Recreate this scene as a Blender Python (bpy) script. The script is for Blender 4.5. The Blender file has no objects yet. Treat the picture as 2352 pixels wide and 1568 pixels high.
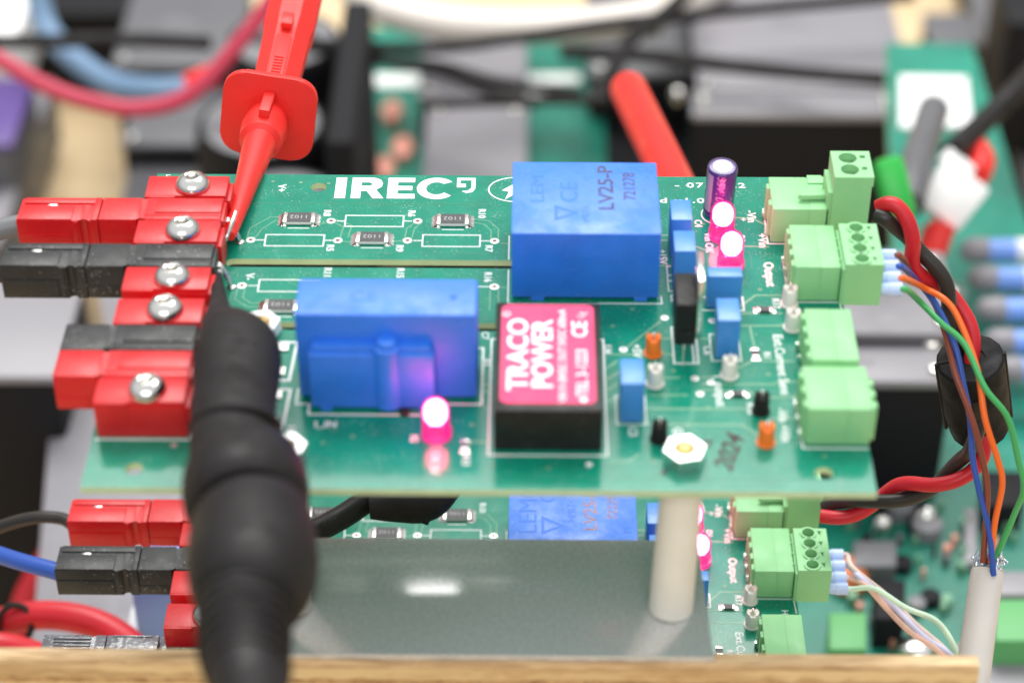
import bpy, bmesh, math, random
import numpy as np
from mathutils import Vector, Matrix
random.seed(7)
R = math.radians
S = 0.00118                      # one drawing unit in metres (1.18 mm)

# ---------------------------------------------------------------- camera, world, lights
F_PX, CW, CH = 5000.0, 2352.0, 1568.0
CAM = np.array([67.3137, -241.1014, 218.6334])
PITCH, YAW, ROLL = 0.668325, -0.011242, -0.000578
_f = np.array([math.sin(YAW)*math.cos(PITCH), math.cos(YAW)*math.cos(PITCH), -math.sin(PITCH)])
_rt = np.array([math.cos(YAW), -math.sin(YAW), 0.0])
_up = np.cross(_rt, _f)
RT = math.cos(ROLL)*_rt + math.sin(ROLL)*_up
UP = -math.sin(ROLL)*_rt + math.cos(ROLL)*_up
FW = _f
def PZ(u, v, z=0.0):
    """point on the level plane z seen at that place of the photograph"""
    d = FW + RT*(u-CW/2)/F_PX - UP*(v-CH/2)/F_PX
    return Vector(CAM + d*((z-CAM[2])/d[2]))
def PD(u, v, dist):
    return Vector(CAM + (FW + RT*(u-CW/2)/F_PX - UP*(v-CH/2)/F_PX)*dist)

scene = bpy.context.scene
cam = bpy.data.cameras.new('camera'); camo = bpy.data.objects.new('camera', cam)
scene.collection.objects.link(camo); scene.camera = camo
m = Matrix((tuple(RT), tuple(UP), tuple(-FW))).transposed().to_4x4()
m.translation = Vector(CAM)*S
camo.matrix_world = m
cam.sensor_width = 36; cam.sensor_fit = 'HORIZONTAL'; cam.lens = F_PX/CW*36
cam.clip_start = 0.005; cam.clip_end = 30
cam.dof.use_dof = True; cam.dof.focus_distance = 392*S; cam.dof.aperture_fstop = 10.2

w = bpy.data.worlds.new('World'); scene.world = w; w.use_nodes = True
# plain room light: bright ceiling and upper walls, darker floor level
wn = w.node_tree.nodes; wl = w.node_tree.links
_tc = wn.new('ShaderNodeTexCoord'); _sx = wn.new('ShaderNodeSeparateXYZ'); _cr = wn.new('ShaderNodeValToRGB')
_mr = wn.new('ShaderNodeMapRange'); _mr.inputs[1].default_value = -1; _mr.inputs[2].default_value = 1
wl.new(_tc.outputs['Generated'], _sx.inputs[0]); wl.new(_sx.outputs['Z'], _mr.inputs[0]); wl.new(_mr.outputs[0], _cr.inputs[0])
_cr.color_ramp.elements[0].position = 0.42; _cr.color_ramp.elements[0].color = (0.07, 0.07, 0.07, 1)
_cr.color_ramp.elements[1].position = 0.80; _cr.color_ramp.elements[1].color = (0.62, 0.63, 0.64, 1)
wl.new(_cr.outputs[0], wn['Background'].inputs[0]); wn['Background'].inputs[1].default_value = 1.0
def area(name, loc, target, sx, sy, power, col=(1, 1, 1)):
    l = bpy.data.lights.new(name, 'AREA'); l.shape = 'RECTANGLE'; l.size = sx; l.size_y = sy
    l.energy = power; l.color = col
    o = bpy.data.objects.new(name, l); scene.collection.objects.link(o); o.location = loc
    o.rotation_euler = (Vector(target)-Vector(loc)).to_track_quat('-Z', 'Y').to_euler()
    return o
area('ceiling_lamp', (0.10, 1.12, 1.45), (0.10, 1.10, 0), 1.5, 0.95, 32, (1, 0.985, 0.96))
area('ceiling_lamp', (0.0, -1.35, 1.35), (0.05, 0, 0), 1.3, 0.7, 10, (1, 0.985, 0.96))
vs = scene.view_settings
vs.view_transform = 'Standard'; vs.look = 'None'; vs.exposure = 0.48; vs.gamma = 1.0

# ---------------------------------------------------------------- materials
def mat(name, col, rough=0.5, metal=0.0, spec=0.5, dust=0.0, vary=0.0, bump=0.0, bscale=900, emit=None, estr=0.0,
        trans=0.0, sss=0.0, coat=0.0, dust_col=(0.75, 0.74, 0.7), dscale=2600, vscale=180, dthr=0.80):
    mt = bpy.data.materials.new(name); mt.use_nodes = True
    nt = mt.node_tree; N = nt.nodes; L = nt.links; b = N['Principled BSDF']
    b.inputs['Base Color'].default_value = (*col, 1); b.inputs['Roughness'].default_value = rough
    b.inputs['Metallic'].default_value = metal; b.inputs['Specular IOR Level'].default_value = spec
    b.inputs['Transmission Weight'].default_value = trans; b.inputs['Coat Weight'].default_value = coat
    if sss: b.inputs['Subsurface Weight'].default_value = sss; b.inputs['Subsurface Radius'].default_value = (0.003, 0.003, 0.003); b.inputs['Subsurface Scale'].default_value = 0.5
    if emit: b.inputs['Emission Color'].default_value = (*emit, 1); b.inputs['Emission Strength'].default_value = estr
    tc = N.new('ShaderNodeTexCoord'); cur = None
    if vary:
        n = N.new('ShaderNodeTexNoise'); n.inputs['Scale'].default_value = vscale; n.inputs['Detail'].default_value = 5
        L.new(tc.outputs['Object'], n.inputs['Vector'])
        r = N.new('ShaderNodeMapRange'); r.inputs[1].default_value = 0.3; r.inputs[2].default_value = 0.7
        r.inputs[3].default_value = 1-vary; r.inputs[4].default_value = 1+vary; L.new(n.outputs['Fac'], r.inputs[0])
        mx = N.new('ShaderNodeVectorMath'); mx.operation = 'SCALE'; mx.inputs[0].default_value = col
        L.new(r.outputs[0], mx.inputs['Scale']); cur = mx.outputs[0]
    if dust:
        n = N.new('ShaderNodeTexNoise'); n.inputs['Scale'].default_value = dscale; n.inputs['Detail'].default_value = 3
        L.new(tc.outputs['Object'], n.inputs['Vector'])
        n2 = N.new('ShaderNodeTexNoise'); n2.inputs['Scale'].default_value = dscale*0.08; L.new(tc.outputs['Object'], n2.inputs['Vector'])
        ml = N.new('ShaderNodeMath'); ml.operation = 'MULTIPLY_ADD'; L.new(n2.outputs['Fac'], ml.inputs[0]); ml.inputs[1].default_value = 0.25; L.new(n.outputs['Fac'], ml.inputs[2])
        r = N.new('ShaderNodeMapRange'); r.inputs[1].default_value = dthr; r.inputs[2].default_value = dthr+0.08; r.inputs[3].default_value = 0; r.inputs[4].default_value = dust
        L.new(ml.outputs[0], r.inputs[0])
        mx = N.new('ShaderNodeMixRGB'); L.new(r.outputs[0], mx.inputs[0]); mx.inputs[2].default_value = (*dust_col, 1)
        if cur is not None: L.new(cur, mx.inputs[1])
        else: mx.inputs[1].default_value = (*col, 1)
        cur = mx.outputs[0]
    if cur is not None: L.new(cur, b.inputs['Base Color'])
    if bump or vary:       # smudges and handling marks
        n = N.new('ShaderNodeTexNoise'); n.inputs['Scale'].default_value = 110; n.inputs['Detail'].default_value = 6; n.inputs['Roughness'].default_value = 0.7
        L.new(tc.outputs['Object'], n.inputs['Vector'])
        r = N.new('ShaderNodeMapRange'); r.inputs[1].default_value = 0.35; r.inputs[2].default_value = 0.65
        r.inputs[3].default_value = rough*0.75; r.inputs[4].default_value = min(1, rough*1.35); L.new(n.outputs['Fac'], r.inputs[0]); L.new(r.outputs[0], b.inputs['Roughness'])
    if bump:
        n = N.new('ShaderNodeTexNoise'); n.inputs['Scale'].default_value = bscale; n.inputs['Detail'].default_value = 4
        L.new(tc.outputs['Object'], n.inputs['Vector'])
        bp = N.new('ShaderNodeBump'); bp.inputs['Strength'].default_value = bump; bp.inputs['Distance'].default_value = 0.0002
        L.new(n.outputs['Fac'], bp.inputs['Height']); L.new(bp.outputs[0], b.inputs['Normal'])
    return mt

M = {}
M['mask'] = mat('green solder mask', (0.003, 0.225, 0.140), 0.15, spec=0.5, vary=0.12, dust=0.5, dthr=0.765, dscale=2500, bump=0.03, bscale=500)
M['fr4'] = mat('board edge', (0.50, 0.62, 0.36), 0.6, vary=0.1)
M['trace'] = mat('trace under mask', (0.16, 0.36, 0.22), 0.3, vary=0.1)
M['trace_dark'] = mat('trace gap', (0.02, 0.20, 0.10), 0.3)
M['silk'] = mat('white silkscreen', (0.86, 0.88, 0.86), 0.6, vary=0.04)
M['tin'] = mat('tinned metal', (0.80, 0.78, 0.74), 0.22, 1.0, vary=0.12, bump=0.4, bscale=1500)
M['steel'] = mat('polished steel', (0.74, 0.73, 0.70), 0.16, 1.0, bump=0.05, bscale=600)
M['pad'] = mat('tinned pad', (0.75, 0.74, 0.70), 0.35, 0.6)
M['hole'] = mat('plated hole', (0.10, 0.05, 0.035), 0.4, 0.4)
M['chip'] = mat('black resistor coat', (0.035, 0.035, 0.038), 0.45, dust=0.3)
M['ceramic'] = mat('ceramic', (0.82, 0.80, 0.72), 0.5)
M['blue'] = mat('blue plastic', (0.013, 0.18, 0.78), 0.5, spec=1.0, vary=0.07, dust=0.2, dthr=0.79, bump=0.5, bscale=1900)
M['blue_pale'] = mat('pale blue film', (0.05, 0.25, 0.66), 0.38, spec=0.8, vary=0.05)
M['ink'] = mat('brown black ink', (0.045, 0.04, 0.09), 0.5, vary=0.5, vscale=1500)
M['ink_brown'] = mat('brown ink', (0.36, 0.20, 0.20), 0.5, vary=0.4, vscale=1500)
M['emboss'] = mat('embossed blue', (0.013, 0.165, 0.72), 0.5)
M['magenta'] = mat('magenta label', (0.80, 0.012, 0.135), 0.4, vary=0.04)
M['chip_print'] = mat('grey print', (0.62, 0.62, 0.60), 0.5)
M['white'] = mat('white print', (0.9, 0.9, 0.9), 0.5)
M['black'] = mat('black plastic', (0.010, 0.0095, 0.009), 0.45, spec=0.35, dust=0.2, vary=0.15, bump=0.12, bscale=2000)
M['black_dusty'] = mat('dusty black plastic', (0.02, 0.021, 0.021), 0.42, spec=0.5, dust=0.35, vary=0.3, dthr=0.78, dscale=1500, bump=0.25, bscale=2200)
M['rubber'] = mat('black rubber', (0.012, 0.0105, 0.0105), 0.6, spec=0.3, vary=0.15, bump=0.1, bscale=400)
M['red'] = mat('red connector plastic', (0.62, 0.008, 0.012), 0.36, spec=0.5, dust=0.22, vary=0.05, bump=0.18, bscale=2200, dust_col=(0.95, 0.45, 0.42))
M['clipred'] = mat('red clip plastic', (0.80, 0.025, 0.020), 0.42, spec=0.45, vary=0.04, bump=0.12, bscale=1800)
M['green'] = mat('light green plastic', (0.27, 0.60, 0.28), 0.5, spec=0.5, vary=0.03, dust=0.12, bump=0.1, bscale=2500)
M['green_dark'] = mat('green recess', (0.05, 0.22, 0.06), 0.6)
M['nylon'] = mat('nylon', (0.80, 0.77, 0.68), 0.45, sss=0.25, vary=0.03)
M['nylon_white'] = mat('white nylon', (0.93, 0.93, 0.92), 0.4, sss=0.15)
M['brass'] = mat('thread end', (0.80, 0.55, 0.20), 0.4, 0.3)
M['tp_white'] = mat('white test point', (0.80, 0.77, 0.70), 0.5)
M['tp_orange'] = mat('orange test point', (0.95, 0.20, 0.02), 0.45)
M['purple'] = mat('purple sleeve', (0.045, 0.010, 0.15), 0.25, spec=0.6, coat=0.4, vary=0.05)
M['grey_stripe'] = mat('grey stripe', (0.30, 0.29, 0.40), 0.3)
M['wire_red'] = mat('red wire', (0.58, 0.010, 0.022), 0.42, vary=0.05)
M['wire_pinkred'] = mat('pink red cable', (0.52, 0.03, 0.075), 0.4)
M['wire_black'] = mat('black wire', (0.022, 0.019, 0.017), 0.42)
M['wire_brown'] = mat('brown wire', (0.24, 0.055, 0.032), 0.4)
M['wire_blue'] = mat('blue wire', (0.025, 0.09, 0.42), 0.4)
M['wire_orange'] = mat('orange wire', (0.93, 0.15, 0.015), 0.4)
M['wire_green'] = mat('green wire', (0.055, 0.40, 0.12), 0.4)
M['wire_grey'] = mat('grey cable', (0.17, 0.18, 0.19), 0.45)
M['wire_white'] = mat('white cable', (0.78, 0.72, 0.66), 0.5)
M['wire_pink'] = mat('white orange wire', (0.85, 0.52, 0.42), 0.45, vary=0.35, vscale=90)
M['wire_lilac'] = mat('white blue wire', (0.62, 0.62, 0.85), 0.45, vary=0.3, vscale=90)
M['wire_mint'] = mat('white green wire', (0.62, 0.82, 0.62), 0.45, vary=0.3, vscale=90)
M['wire_tan'] = mat('white brown wire', (0.66, 0.52, 0.47), 0.45, vary=0.3, vscale=90)
M['ferrule'] = mat('pale blue ferrule', (0.50, 0.62, 0.92), 0.35, sss=0.1)
M['jacket'] = mat('grey cable jacket', (0.62, 0.58, 0.54), 0.45, vary=0.03)
M['foil'] = mat('shield foil', (0.62, 0.72, 0.82), 0.2, 1.0, bump=1.0, bscale=900)
M['marker'] = mat('black marker', (0.045, 0.03, 0.025), 0.5, vary=0.4, vscale=900)

def led_mats():
    a = bpy.data.materials.new('led core'); a.use_nodes = True; nt = a.node_tree; nt.nodes.clear()
    e = nt.nodes.new('ShaderNodeEmission'); e.inputs[0].default_value = (1, 0.10, 0.24, 1); e.inputs[1].default_value = 40
    o = nt.nodes.new('ShaderNodeOutputMaterial'); nt.links.new(e.outputs[0], o.inputs[0])
    c = bpy.data.materials.new('led lens'); c.use_nodes = True; nt = c.node_tree; nt.nodes.clear()
    e = nt.nodes.new('ShaderNodeEmission'); e.inputs[0].default_value = (1, 0.012, 0.26, 1); e.inputs[1].default_value = 1.15
    t = nt.nodes.new('ShaderNodeBsdfTransparent'); t.inputs[0].default_value = (1, 0.75, 0.85, 1)
    g = nt.nodes.new('ShaderNodeBsdfGlossy'); g.inputs['Roughness'].default_value = 0.08
    m1 = nt.nodes.new('ShaderNodeMixShader'); m1.inputs[0].default_value = 0.55
    m2 = nt.nodes.new('ShaderNodeMixShader'); m2.inputs[0].default_value = 0.05
    o = nt.nodes.new('ShaderNodeOutputMaterial')
    L = nt.links; L.new(e.outputs[0], m1.inputs[1]); L.new(t.outputs[0], m1.inputs[2])
    L.new(m1.outputs[0], m2.inputs[1]); L.new(g.outputs[0], m2.inputs[2]); L.new(m2.outputs[0], o.inputs[0])
    return a, c
M['led_core'], M['led_lens'] = led_mats()

def wood_mat(name, c1, c2, scale=(8, 140, 140), rough=0.6):
    mt = bpy.data.materials.new(name); mt.use_nodes = True; nt = mt.node_tree; N = nt.nodes; L = nt.links; b = N['Principled BSDF']
    tc = N.new('ShaderNodeTexCoord'); mp = N.new('ShaderNodeMapping'); mp.inputs['Scale'].default_value = scale
    n = N.new('ShaderNodeTexNoise'); n.inputs['Scale'].default_value = 1.0; n.inputs['Detail'].default_value = 7; n.inputs['Distortion'].default_value = 0.6
    cr = N.new('ShaderNodeValToRGB'); cr.color_ramp.elements[0].position = 0.32; cr.color_ramp.elements[1].position = 0.62
    cr.color_ramp.elements[0].color = (*c1, 1); cr.color_ramp.elements[1].color = (*c2, 1)
    L.new(tc.outputs['Object'], mp.inputs[0]); L.new(mp.outputs[0], n.inputs['Vector']); L.new(n.outputs['Fac'], cr.inputs[0]); L.new(cr.outputs[0], b.inputs['Base Color'])
    b.inputs['Roughness'].default_value = rough; b.inputs['Specular IOR Level'].default_value = 0.3
    return mt
M['ply_light'] = wood_mat('plywood layer along the grain', (0.42, 0.23, 0.09), (0.80, 0.58, 0.30), (20, 500, 300))
M['ply_mid'] = wood_mat('plywood top veneer', (0.42, 0.25, 0.12), (0.78, 0.56, 0.32), (60, 500, 600))
M['ply_dark'] = wood_mat('plywood layer across the grain', (0.34, 0.17, 0.06), (0.66, 0.42, 0.19), (500, 500, 900))
M['bench'] = wood_mat('bench wood', (0.50, 0.36, 0.20), (0.74, 0.58, 0.36), (3, 14, 14), 0.45)

def plate_mat():
    mt = bpy.data.materials.new('dull aluminium sheet'); mt.use_nodes = True; nt = mt.node_tree; N = nt.nodes; L = nt.links; b = N['Principled BSDF']
    b.inputs['Metallic'].default_value = 0.5; b.inputs['Roughness'].default_value = 0.24
    b.inputs['Base Color'].default_value = (0.42, 0.44, 0.44, 1)
    tc = N.new('ShaderNodeTexCoord'); n = N.new('ShaderNodeTexNoise'); n.inputs['Scale'].default_value = 1400; n.inputs['Detail'].default_value = 3
    L.new(tc.outputs['Object'], n.inputs['Vector'])
    r = N.new('ShaderNodeMapRange'); r.inputs[3].default_value = 0.12; r.inputs[4].default_value = 0.21; L.new(n.outputs['Fac'], r.inputs[0]); L.new(r.outputs[0], b.inputs['Roughness'])
    r2 = N.new('ShaderNodeMapRange'); r2.inputs[1].default_value = 0.35; r2.inputs[2].default_value = 0.65; r2.inputs[3].default_value = 0.56; r2.inputs[4].default_value = 0.70; L.new(n.outputs['Fac'], r2.inputs[0])
    L.new(r2.outputs[0], b.inputs['Base Color'])
    return mt
M['plate'] = plate_mat()
M['mod'] = mat('dark grey module plastic', (0.12, 0.12, 0.13), 0.45, vary=0.06, vscale=30)
M['mod_black'] = mat('black module side', (0.010, 0.010, 0.012), 0.6, spec=0.2)
M['can_top'] = mat('capacitor top', (0.20, 0.20, 0.21), 0.4)
M['bgpcb'] = mat('far board green', (0.010, 0.20, 0.135), 0.30, vary=0.35, vscale=28, bump=0.1, bscale=100)
M['plate_grey'] = mat('grey heat sink face', (0.24, 0.23, 0.25), 0.5, vary=0.06, vscale=20)
M['pale_grey'] = mat('pale grey plastic', (0.27, 0.26, 0.28), 0.4)
M['pcb_under'] = mat('board underside', (0.003, 0.16, 0.07), 0.35)
M['resistor_blue'] = mat('blue resistor body', (0.20, 0.36, 0.82), 0.35)
M['bright_green'] = mat('bright green plug', (0.02, 0.45, 0.06), 0.4)
M['ferrite'] = mat('ferrite plastic', (0.010, 0.010, 0.011), 0.6, spec=0.15, vary=0.2, bump=0.1)
M['smoky'] = mat('smoky clear plastic', (0.16, 0.16, 0.18), 0.15, spec=0.8, vary=0.4, dust=0.5, dthr=0.74, dscale=1200, bump=0.6, bscale=700)
M['nutsteel'] = mat('plated nut', (0.74, 0.74, 0.72), 0.3, 1.0, bump=0.05)
M['green_block'] = mat('mid green plastic', (0.12, 0.40, 0.14), 0.5)
M['violet'] = mat('violet sleeve', (0.10, 0.05, 0.24), 0.4)
M['pinkish'] = mat('copper pink pad', (0.75, 0.30, 0.22), 0.4)
M['cable_blue'] = mat('light blue cable', (0.16, 0.27, 0.42), 0.45)
M['orange_dot'] = mat('orange capacitor', (0.75, 0.20, 0.05), 0.45)

# ---------------------------------------------------------------- object helpers
COL = scene.collection
ORG = {}
def tag(o, label=None, cat=None, group=None, kind=None):
    if label: o['label'] = label
    if cat: o['category'] = cat
    if group: o['group'] = group
    if kind: o['kind'] = kind
    return o
def thing(name, loc, label, cat, group=None, kind=None):
    o = bpy.data.objects.new(name, None); COL.objects.link(o); o.empty_display_size = 0.005
    o.location = Vector(loc)*S; ORG[o] = Vector(loc)
    return tag(o, label, cat, group, kind)
def put(name, me, mats, parent=None, smooth=None, org=None):
    """link mesh ME (in drawing units, world place) as one object"""
    o = bpy.data.objects.new(name, me); COL.objects.link(o)
    if parent is not None: og = ORG[parent]; o.parent = parent
    else: og = Vector(org) if org is not None else Vector((0, 0, 0)); o.location = og*S
    ORG[o] = og
    me.transform(Matrix.Translation(-og)); me.transform(Matrix.Scale(S, 4))
    if not isinstance(mats, (list, tuple)): mats = [mats]
    for x in mats: me.materials.append(M[x] if isinstance(x, str) else x)
    if smooth is not None:
        for p in me.polygons: p.use_smooth = True
        me.set_sharp_from_angle(angle=R(smooth))
    me.update()
    return o
def fin(name, bm, mats, parent=None, smooth=None, org=None):
    me = bpy.data.meshes.new(name); bmesh.ops.recalc_face_normals(bm, faces=bm.faces[:]); bm.to_mesh(me); bm.free()
    return put(name, me, mats, parent, smooth, org)

def box(bm, x0, x1, y0, y1, z0, z1, bev=0.0, mi=0, xf=None):
    vs = [bm.verts.new((x, y, z)) for x in (x0, x1) for y in (y0, y1) for z in (z0, z1)]
    idx = [(0, 1, 3, 2), (4, 6, 7, 5), (0, 4, 5, 1), (2, 3, 7, 6), (0, 2, 6, 4), (1, 5, 7, 3)]
    fs = [bm.faces.new([vs[i] for i in f]) for f in idx]
    for f in fs: f.material_index = mi
    geo = vs
    if bev:
        es = list({e for f in fs for e in f.edges})
        r = bmesh.ops.bevel(bm, geom=es, offset=bev, segments=2, affect='EDGES', profile=0.5, material=-1)
        geo = list({v for f in r['faces'] for v in f.verts} | {v for v in vs if v.is_valid})
    if xf is not None: bmesh.ops.transform(bm, matrix=xf, verts=geo)
    return geo
def prism(bm, pts, z0, z1, mi=0, mi_side=None, bev=0.0):
    a = [bm.verts.new((x, y, z0)) for x, y in pts]; b = [bm.verts.new((x, y, z1)) for x, y in pts]
    n = len(pts)
    f1 = bm.faces.new(a[::-1]); f2 = bm.faces.new(b); f1.material_index = f2.material_index = mi
    for i in range(n):
        f = bm.faces.new((a[i], a[(i+1) % n], b[(i+1) % n], b[i])); f.material_index = mi if mi_side is None else mi_side
    if bev: bmesh.ops.bevel(bm, geom=list(f2.edges), offset=bev, segments=2, affect='EDGES', profile=0.5)
def frame(d):
    d = Vector(d).normalized(); a = Vector((0, 0, 1)) if abs(d.z) < 0.95 else Vector((0, 1, 0))
    x = a.cross(d).normalized(); return x, d.cross(x).normalized(), d
def lathe(bm, base, axis, prof, seg=32, mi=0, ell=(1, 1), cap=True, side=None):
    """prof: list of (distance along axis, radius[, material])"""
    x, y, d = frame(axis)
    if side is not None:
        x = Vector(side); x = (x-d*x.dot(d)).normalized(); y = d.cross(x)
    base = Vector(base); rings = []
    for p in prof:
        c = base+d*p[0]
        rings.append([bm.verts.new(c+(x*math.cos(t)*ell[0]+y*math.sin(t)*ell[1])*p[1]) for t in (2*math.pi*k/seg for k in range(seg))])
    for i in range(len(rings)-1):
        mm = prof[i+1][2] if len(prof[i+1]) > 2 else mi
        for k in range(seg):
            f = bm.faces.new((rings[i][k], rings[i][(k+1) % seg], rings[i+1][(k+1) % seg], rings[i+1][k])); f.material_index = mm
    if cap:
        f = bm.faces.new(rings[0][::-1]); f.material_index = mi
        f = bm.faces.new(rings[-1]); f.material_index = prof[-1][2] if len(prof[-1]) > 2 else mi
    return rings
def spline(pts, n=10):
    """Catmull-Rom through pts"""
    P = [Vector(p) for p in pts]; P = [P[0]*2-P[1]]+P+[P[-1]*2-P[-2]]; out = []
    for i in range(1, len(P)-2):
        for k in range(n):
            t = k/n; a, b, c, d = P[i-1:i+3]
            out.append(0.5*((2*b)+(c-a)*t+(2*a-5*b+4*c-d)*t*t+(3*b-a-3*c+d)*t**3))
    out.append(P[-2]); return out
def tube(bm, pts, r, seg=14, mi=0, cap=True):
    pts = [Vector(p) for p in pts]; n = len(pts); rings = []; x = None
    for i, p in enumerate(pts):
        d = (pts[min(i+1, n-1)]-pts[max(i-1, 0)]).normalized()
        if x is None: x, y, _ = frame(d)
        x = (x-d*x.dot(d)).normalized(); y = d.cross(x)
        rr = r(i/(n-1)) if callable(r) else r
        rings.append([bm.verts.new(p+(x*math.cos(t)+y*math.sin(t))*rr) for t in (2*math.pi*k/seg for k in range(seg))])
    for i in range(n-1):
        for k in range(seg):
            bm.faces.new((rings[i][k], rings[i][(k+1) % seg], rings[i+1][(k+1) % seg], rings[i+1][k])).material_index = mi
    if cap: bm.faces.new(rings[0][::-1]).material_index = mi; bm.faces.new(rings[-1]).material_index = mi
def fill(outer, holes, z0, z1, side_mat=True):
    """flat plate with holes: 2D curve filled and extruded, returned as mesh"""
    c = bpy.data.curves.new('plate', 'CURVE'); c.dimensions = '2D'; c.fill_mode = 'BOTH'; c.extrude = (z1-z0)/2
    for lp in [outer]+holes:
        s = c.splines.new('POLY'); s.points.add(len(lp)-1); s.use_cyclic_u = True
        for i, (x, y) in enumerate(lp): s.points[i].co = (x, y, 0, 1)
    o = bpy.data.objects.new('plate', c); COL.objects.link(o)
    me = bpy.data.meshes.new_from_object(o.evaluated_get(bpy.context.evaluated_depsgraph_get()))
    bpy.data.objects.remove(o); bpy.data.curves.remove(c)
    me.materials.clear(); me.transform(Matrix.Translation((0, 0, (z0+z1)/2)))
    for p in me.polygons: p.use_smooth = False; p.material_index = 1 if (side_mat and abs(p.normal.z) < 0.5) else 0
    return me
def circ(x, y, r, n=28, ry=None): return [(x+r*math.cos(2*math.pi*k/n), y+(ry or r)*math.sin(2*math.pi*k/n)) for k in range(n)]
def slot(x0, x1, y0, y1, n=10):
    r = (y1-y0)/2; cy = (y0+y1)/2
    return [(x1-r+r*math.sin(math.pi*k/n), cy-r*math.cos(math.pi*k/n)) for k in range(n+1)]+[(x0+r-r*math.sin(math.pi*k/n), cy+r*math.cos(math.pi*k/n)) for k in range(n+1)]
def rrect(x0, x1, y0, y1, r, n=6):
    out = []
    for cx, cy, a in ((x1-r, y0+r, -90), (x1-r, y1-r, 0), (x0+r, y1-r, 90), (x0+r, y0+r, 180)):
        out += [(cx+r*math.cos(R(a+90*k/n)), cy+r*math.sin(R(a+90*k/n))) for k in range(n+1)]
    return out
def lettering(body, loc, size, rot, mt, parent, name='lettering', bold=0.0, sx=1.0, thick=0.015, mtx=None, align='CENTER', space=1.0, shear=0):
    c = bpy.data.curves.new('lettering', 'FONT'); c.body = body; c.size = size; c.align_x = align; c.align_y = 'CENTER'
    c.extrude = thick; c.offset = bold; c.resolution_u = 3; c.space_character = space; c.shear = shear
    o = bpy.data.objects.new('lettering', c); COL.objects.link(o)
    me = bpy.data.meshes.new_from_object(o.evaluated_get(bpy.context.evaluated_depsgraph_get()))
    bpy.data.objects.remove(o); bpy.data.curves.remove(c); me.materials.clear()
    for p in me.polygons: p.material_index = 0
    me.transform(Matrix.Diagonal((sx, 1, 1, 1)))
    me.transform(mtx if mtx is not None else Matrix.Translation(Vector(loc)) @ Matrix.Rotation(R(rot), 4, 'Z'))
    return put(name, me, mt, parent)
def strip(bm, pts, wd, z0=0.0, z1=0.03):
    """flat band along a polyline with mitred corners"""
    P = [Vector((p[0], p[1])) for p in pts]; n = len(P); L_, R_ = [], []
    for i, p in enumerate(P):
        d1 = (P[i]-P[i-1]).normalized() if i else (P[1]-P[0]).normalized()
        d2 = (P[i+1]-P[i]).normalized() if i < n-1 else d1
        nn = Vector((-(d1+d2).y, (d1+d2).x)); nn = nn.normalized() if nn.length else Vector((-d1.y, d1.x))
        k = wd/2/max(0.4, nn.dot(Vector((-d1.y, d1.x))))
        L_.append(p+nn*k); R_.append(p-nn*k)
    prism(bm, [tuple(v) for v in L_]+[tuple(v) for v in R_[::-1]], z0, z1)
def rect_line(x0, x1, y0, y1, wd, parent, mt='silk', z1=0.035, name='silkscreen_outline'):
    me = fill([(x0-wd/2, y0-wd/2), (x1+wd/2, y0-wd/2), (x1+wd/2, y1+wd/2), (x0-wd/2, y1+wd/2)],
              [[(x0+wd/2, y0+wd/2), (x0+wd/2, y1-wd/2), (x1-wd/2, y1-wd/2), (x1-wd/2, y0+wd/2)]], 0.005, z1, False)
    return put(name, me, mt, parent)
def line(pts, wd, parent, mt='silk', z1=0.035, name='silkscreen_line', z0=0.005):
    bm = bmesh.new(); strip(bm, pts, wd, z0, z1); return fin(name, bm, mt, parent)

# ---------------------------------------------------------------- part builders shared by both boards
def chip_resistor(B, cx, cy, L=5.5, W=3.0, H=0.75, text='1102', z=0.0):
    bm = bmesh.new()
    box(bm, cx-L/2+0.25, cx+L/2-0.25, cy-W/2, cy+W/2, z+0.18, z+H-0.1, 0.04, 0)
    box(bm, cx-L/2+0.62, cx+L/2-0.62, cy-W/2+0.06, cy+W/2-0.06, z+H-0.1, z+H, 0.05, 1)
    o = fin('chip_resistor', bm, ['ceramic', 'chip'], B)
    for s in (-1, 1):
        bm = bmesh.new(); xe = cx+s*L/2
        box(bm, min(xe, xe-s*0.55), max(xe, xe-s*0.55), cy-W/2-0.02, cy+W/2+0.02, z+0.02, z+H+0.015, 0.08)
        # solder fillet
        pts = [(0, 0.62), (0.22, 0.36), (0.5, 0.16), (0.85, 0.02)]
        r0 = None
        for k in range(9):
            y = cy-W/2-0.1+(W+0.2)*k/8; wv = 0.12*math.sin(k*2.3)+0.08
            row = [bm.verts.new((xe+s*(p[0]+(wv if p[1] < 0.3 else 0)), y, z+p[1]*(H/0.75))) for p in pts]
            if r0:
                for i in range(3): bm.faces.new((r0[i], r0[i+1], row[i+1], row[i]))
            r0 = row
        box(bm, xe-s*0.1-0.5, xe-s*0.1+0.5, cy-W/2-0.35, cy+W/2+0.1, z+0.0, z+0.09, 0.04)
        fin('terminal', bm, 'tin', o, 50)
    lettering(text, (cx, cy+0.15, z+H+0.005), 1.35, 180, 'chip_print', o, sx=1.2, thick=0.006, space=1.05, bold=-0.022)
    return o
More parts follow.
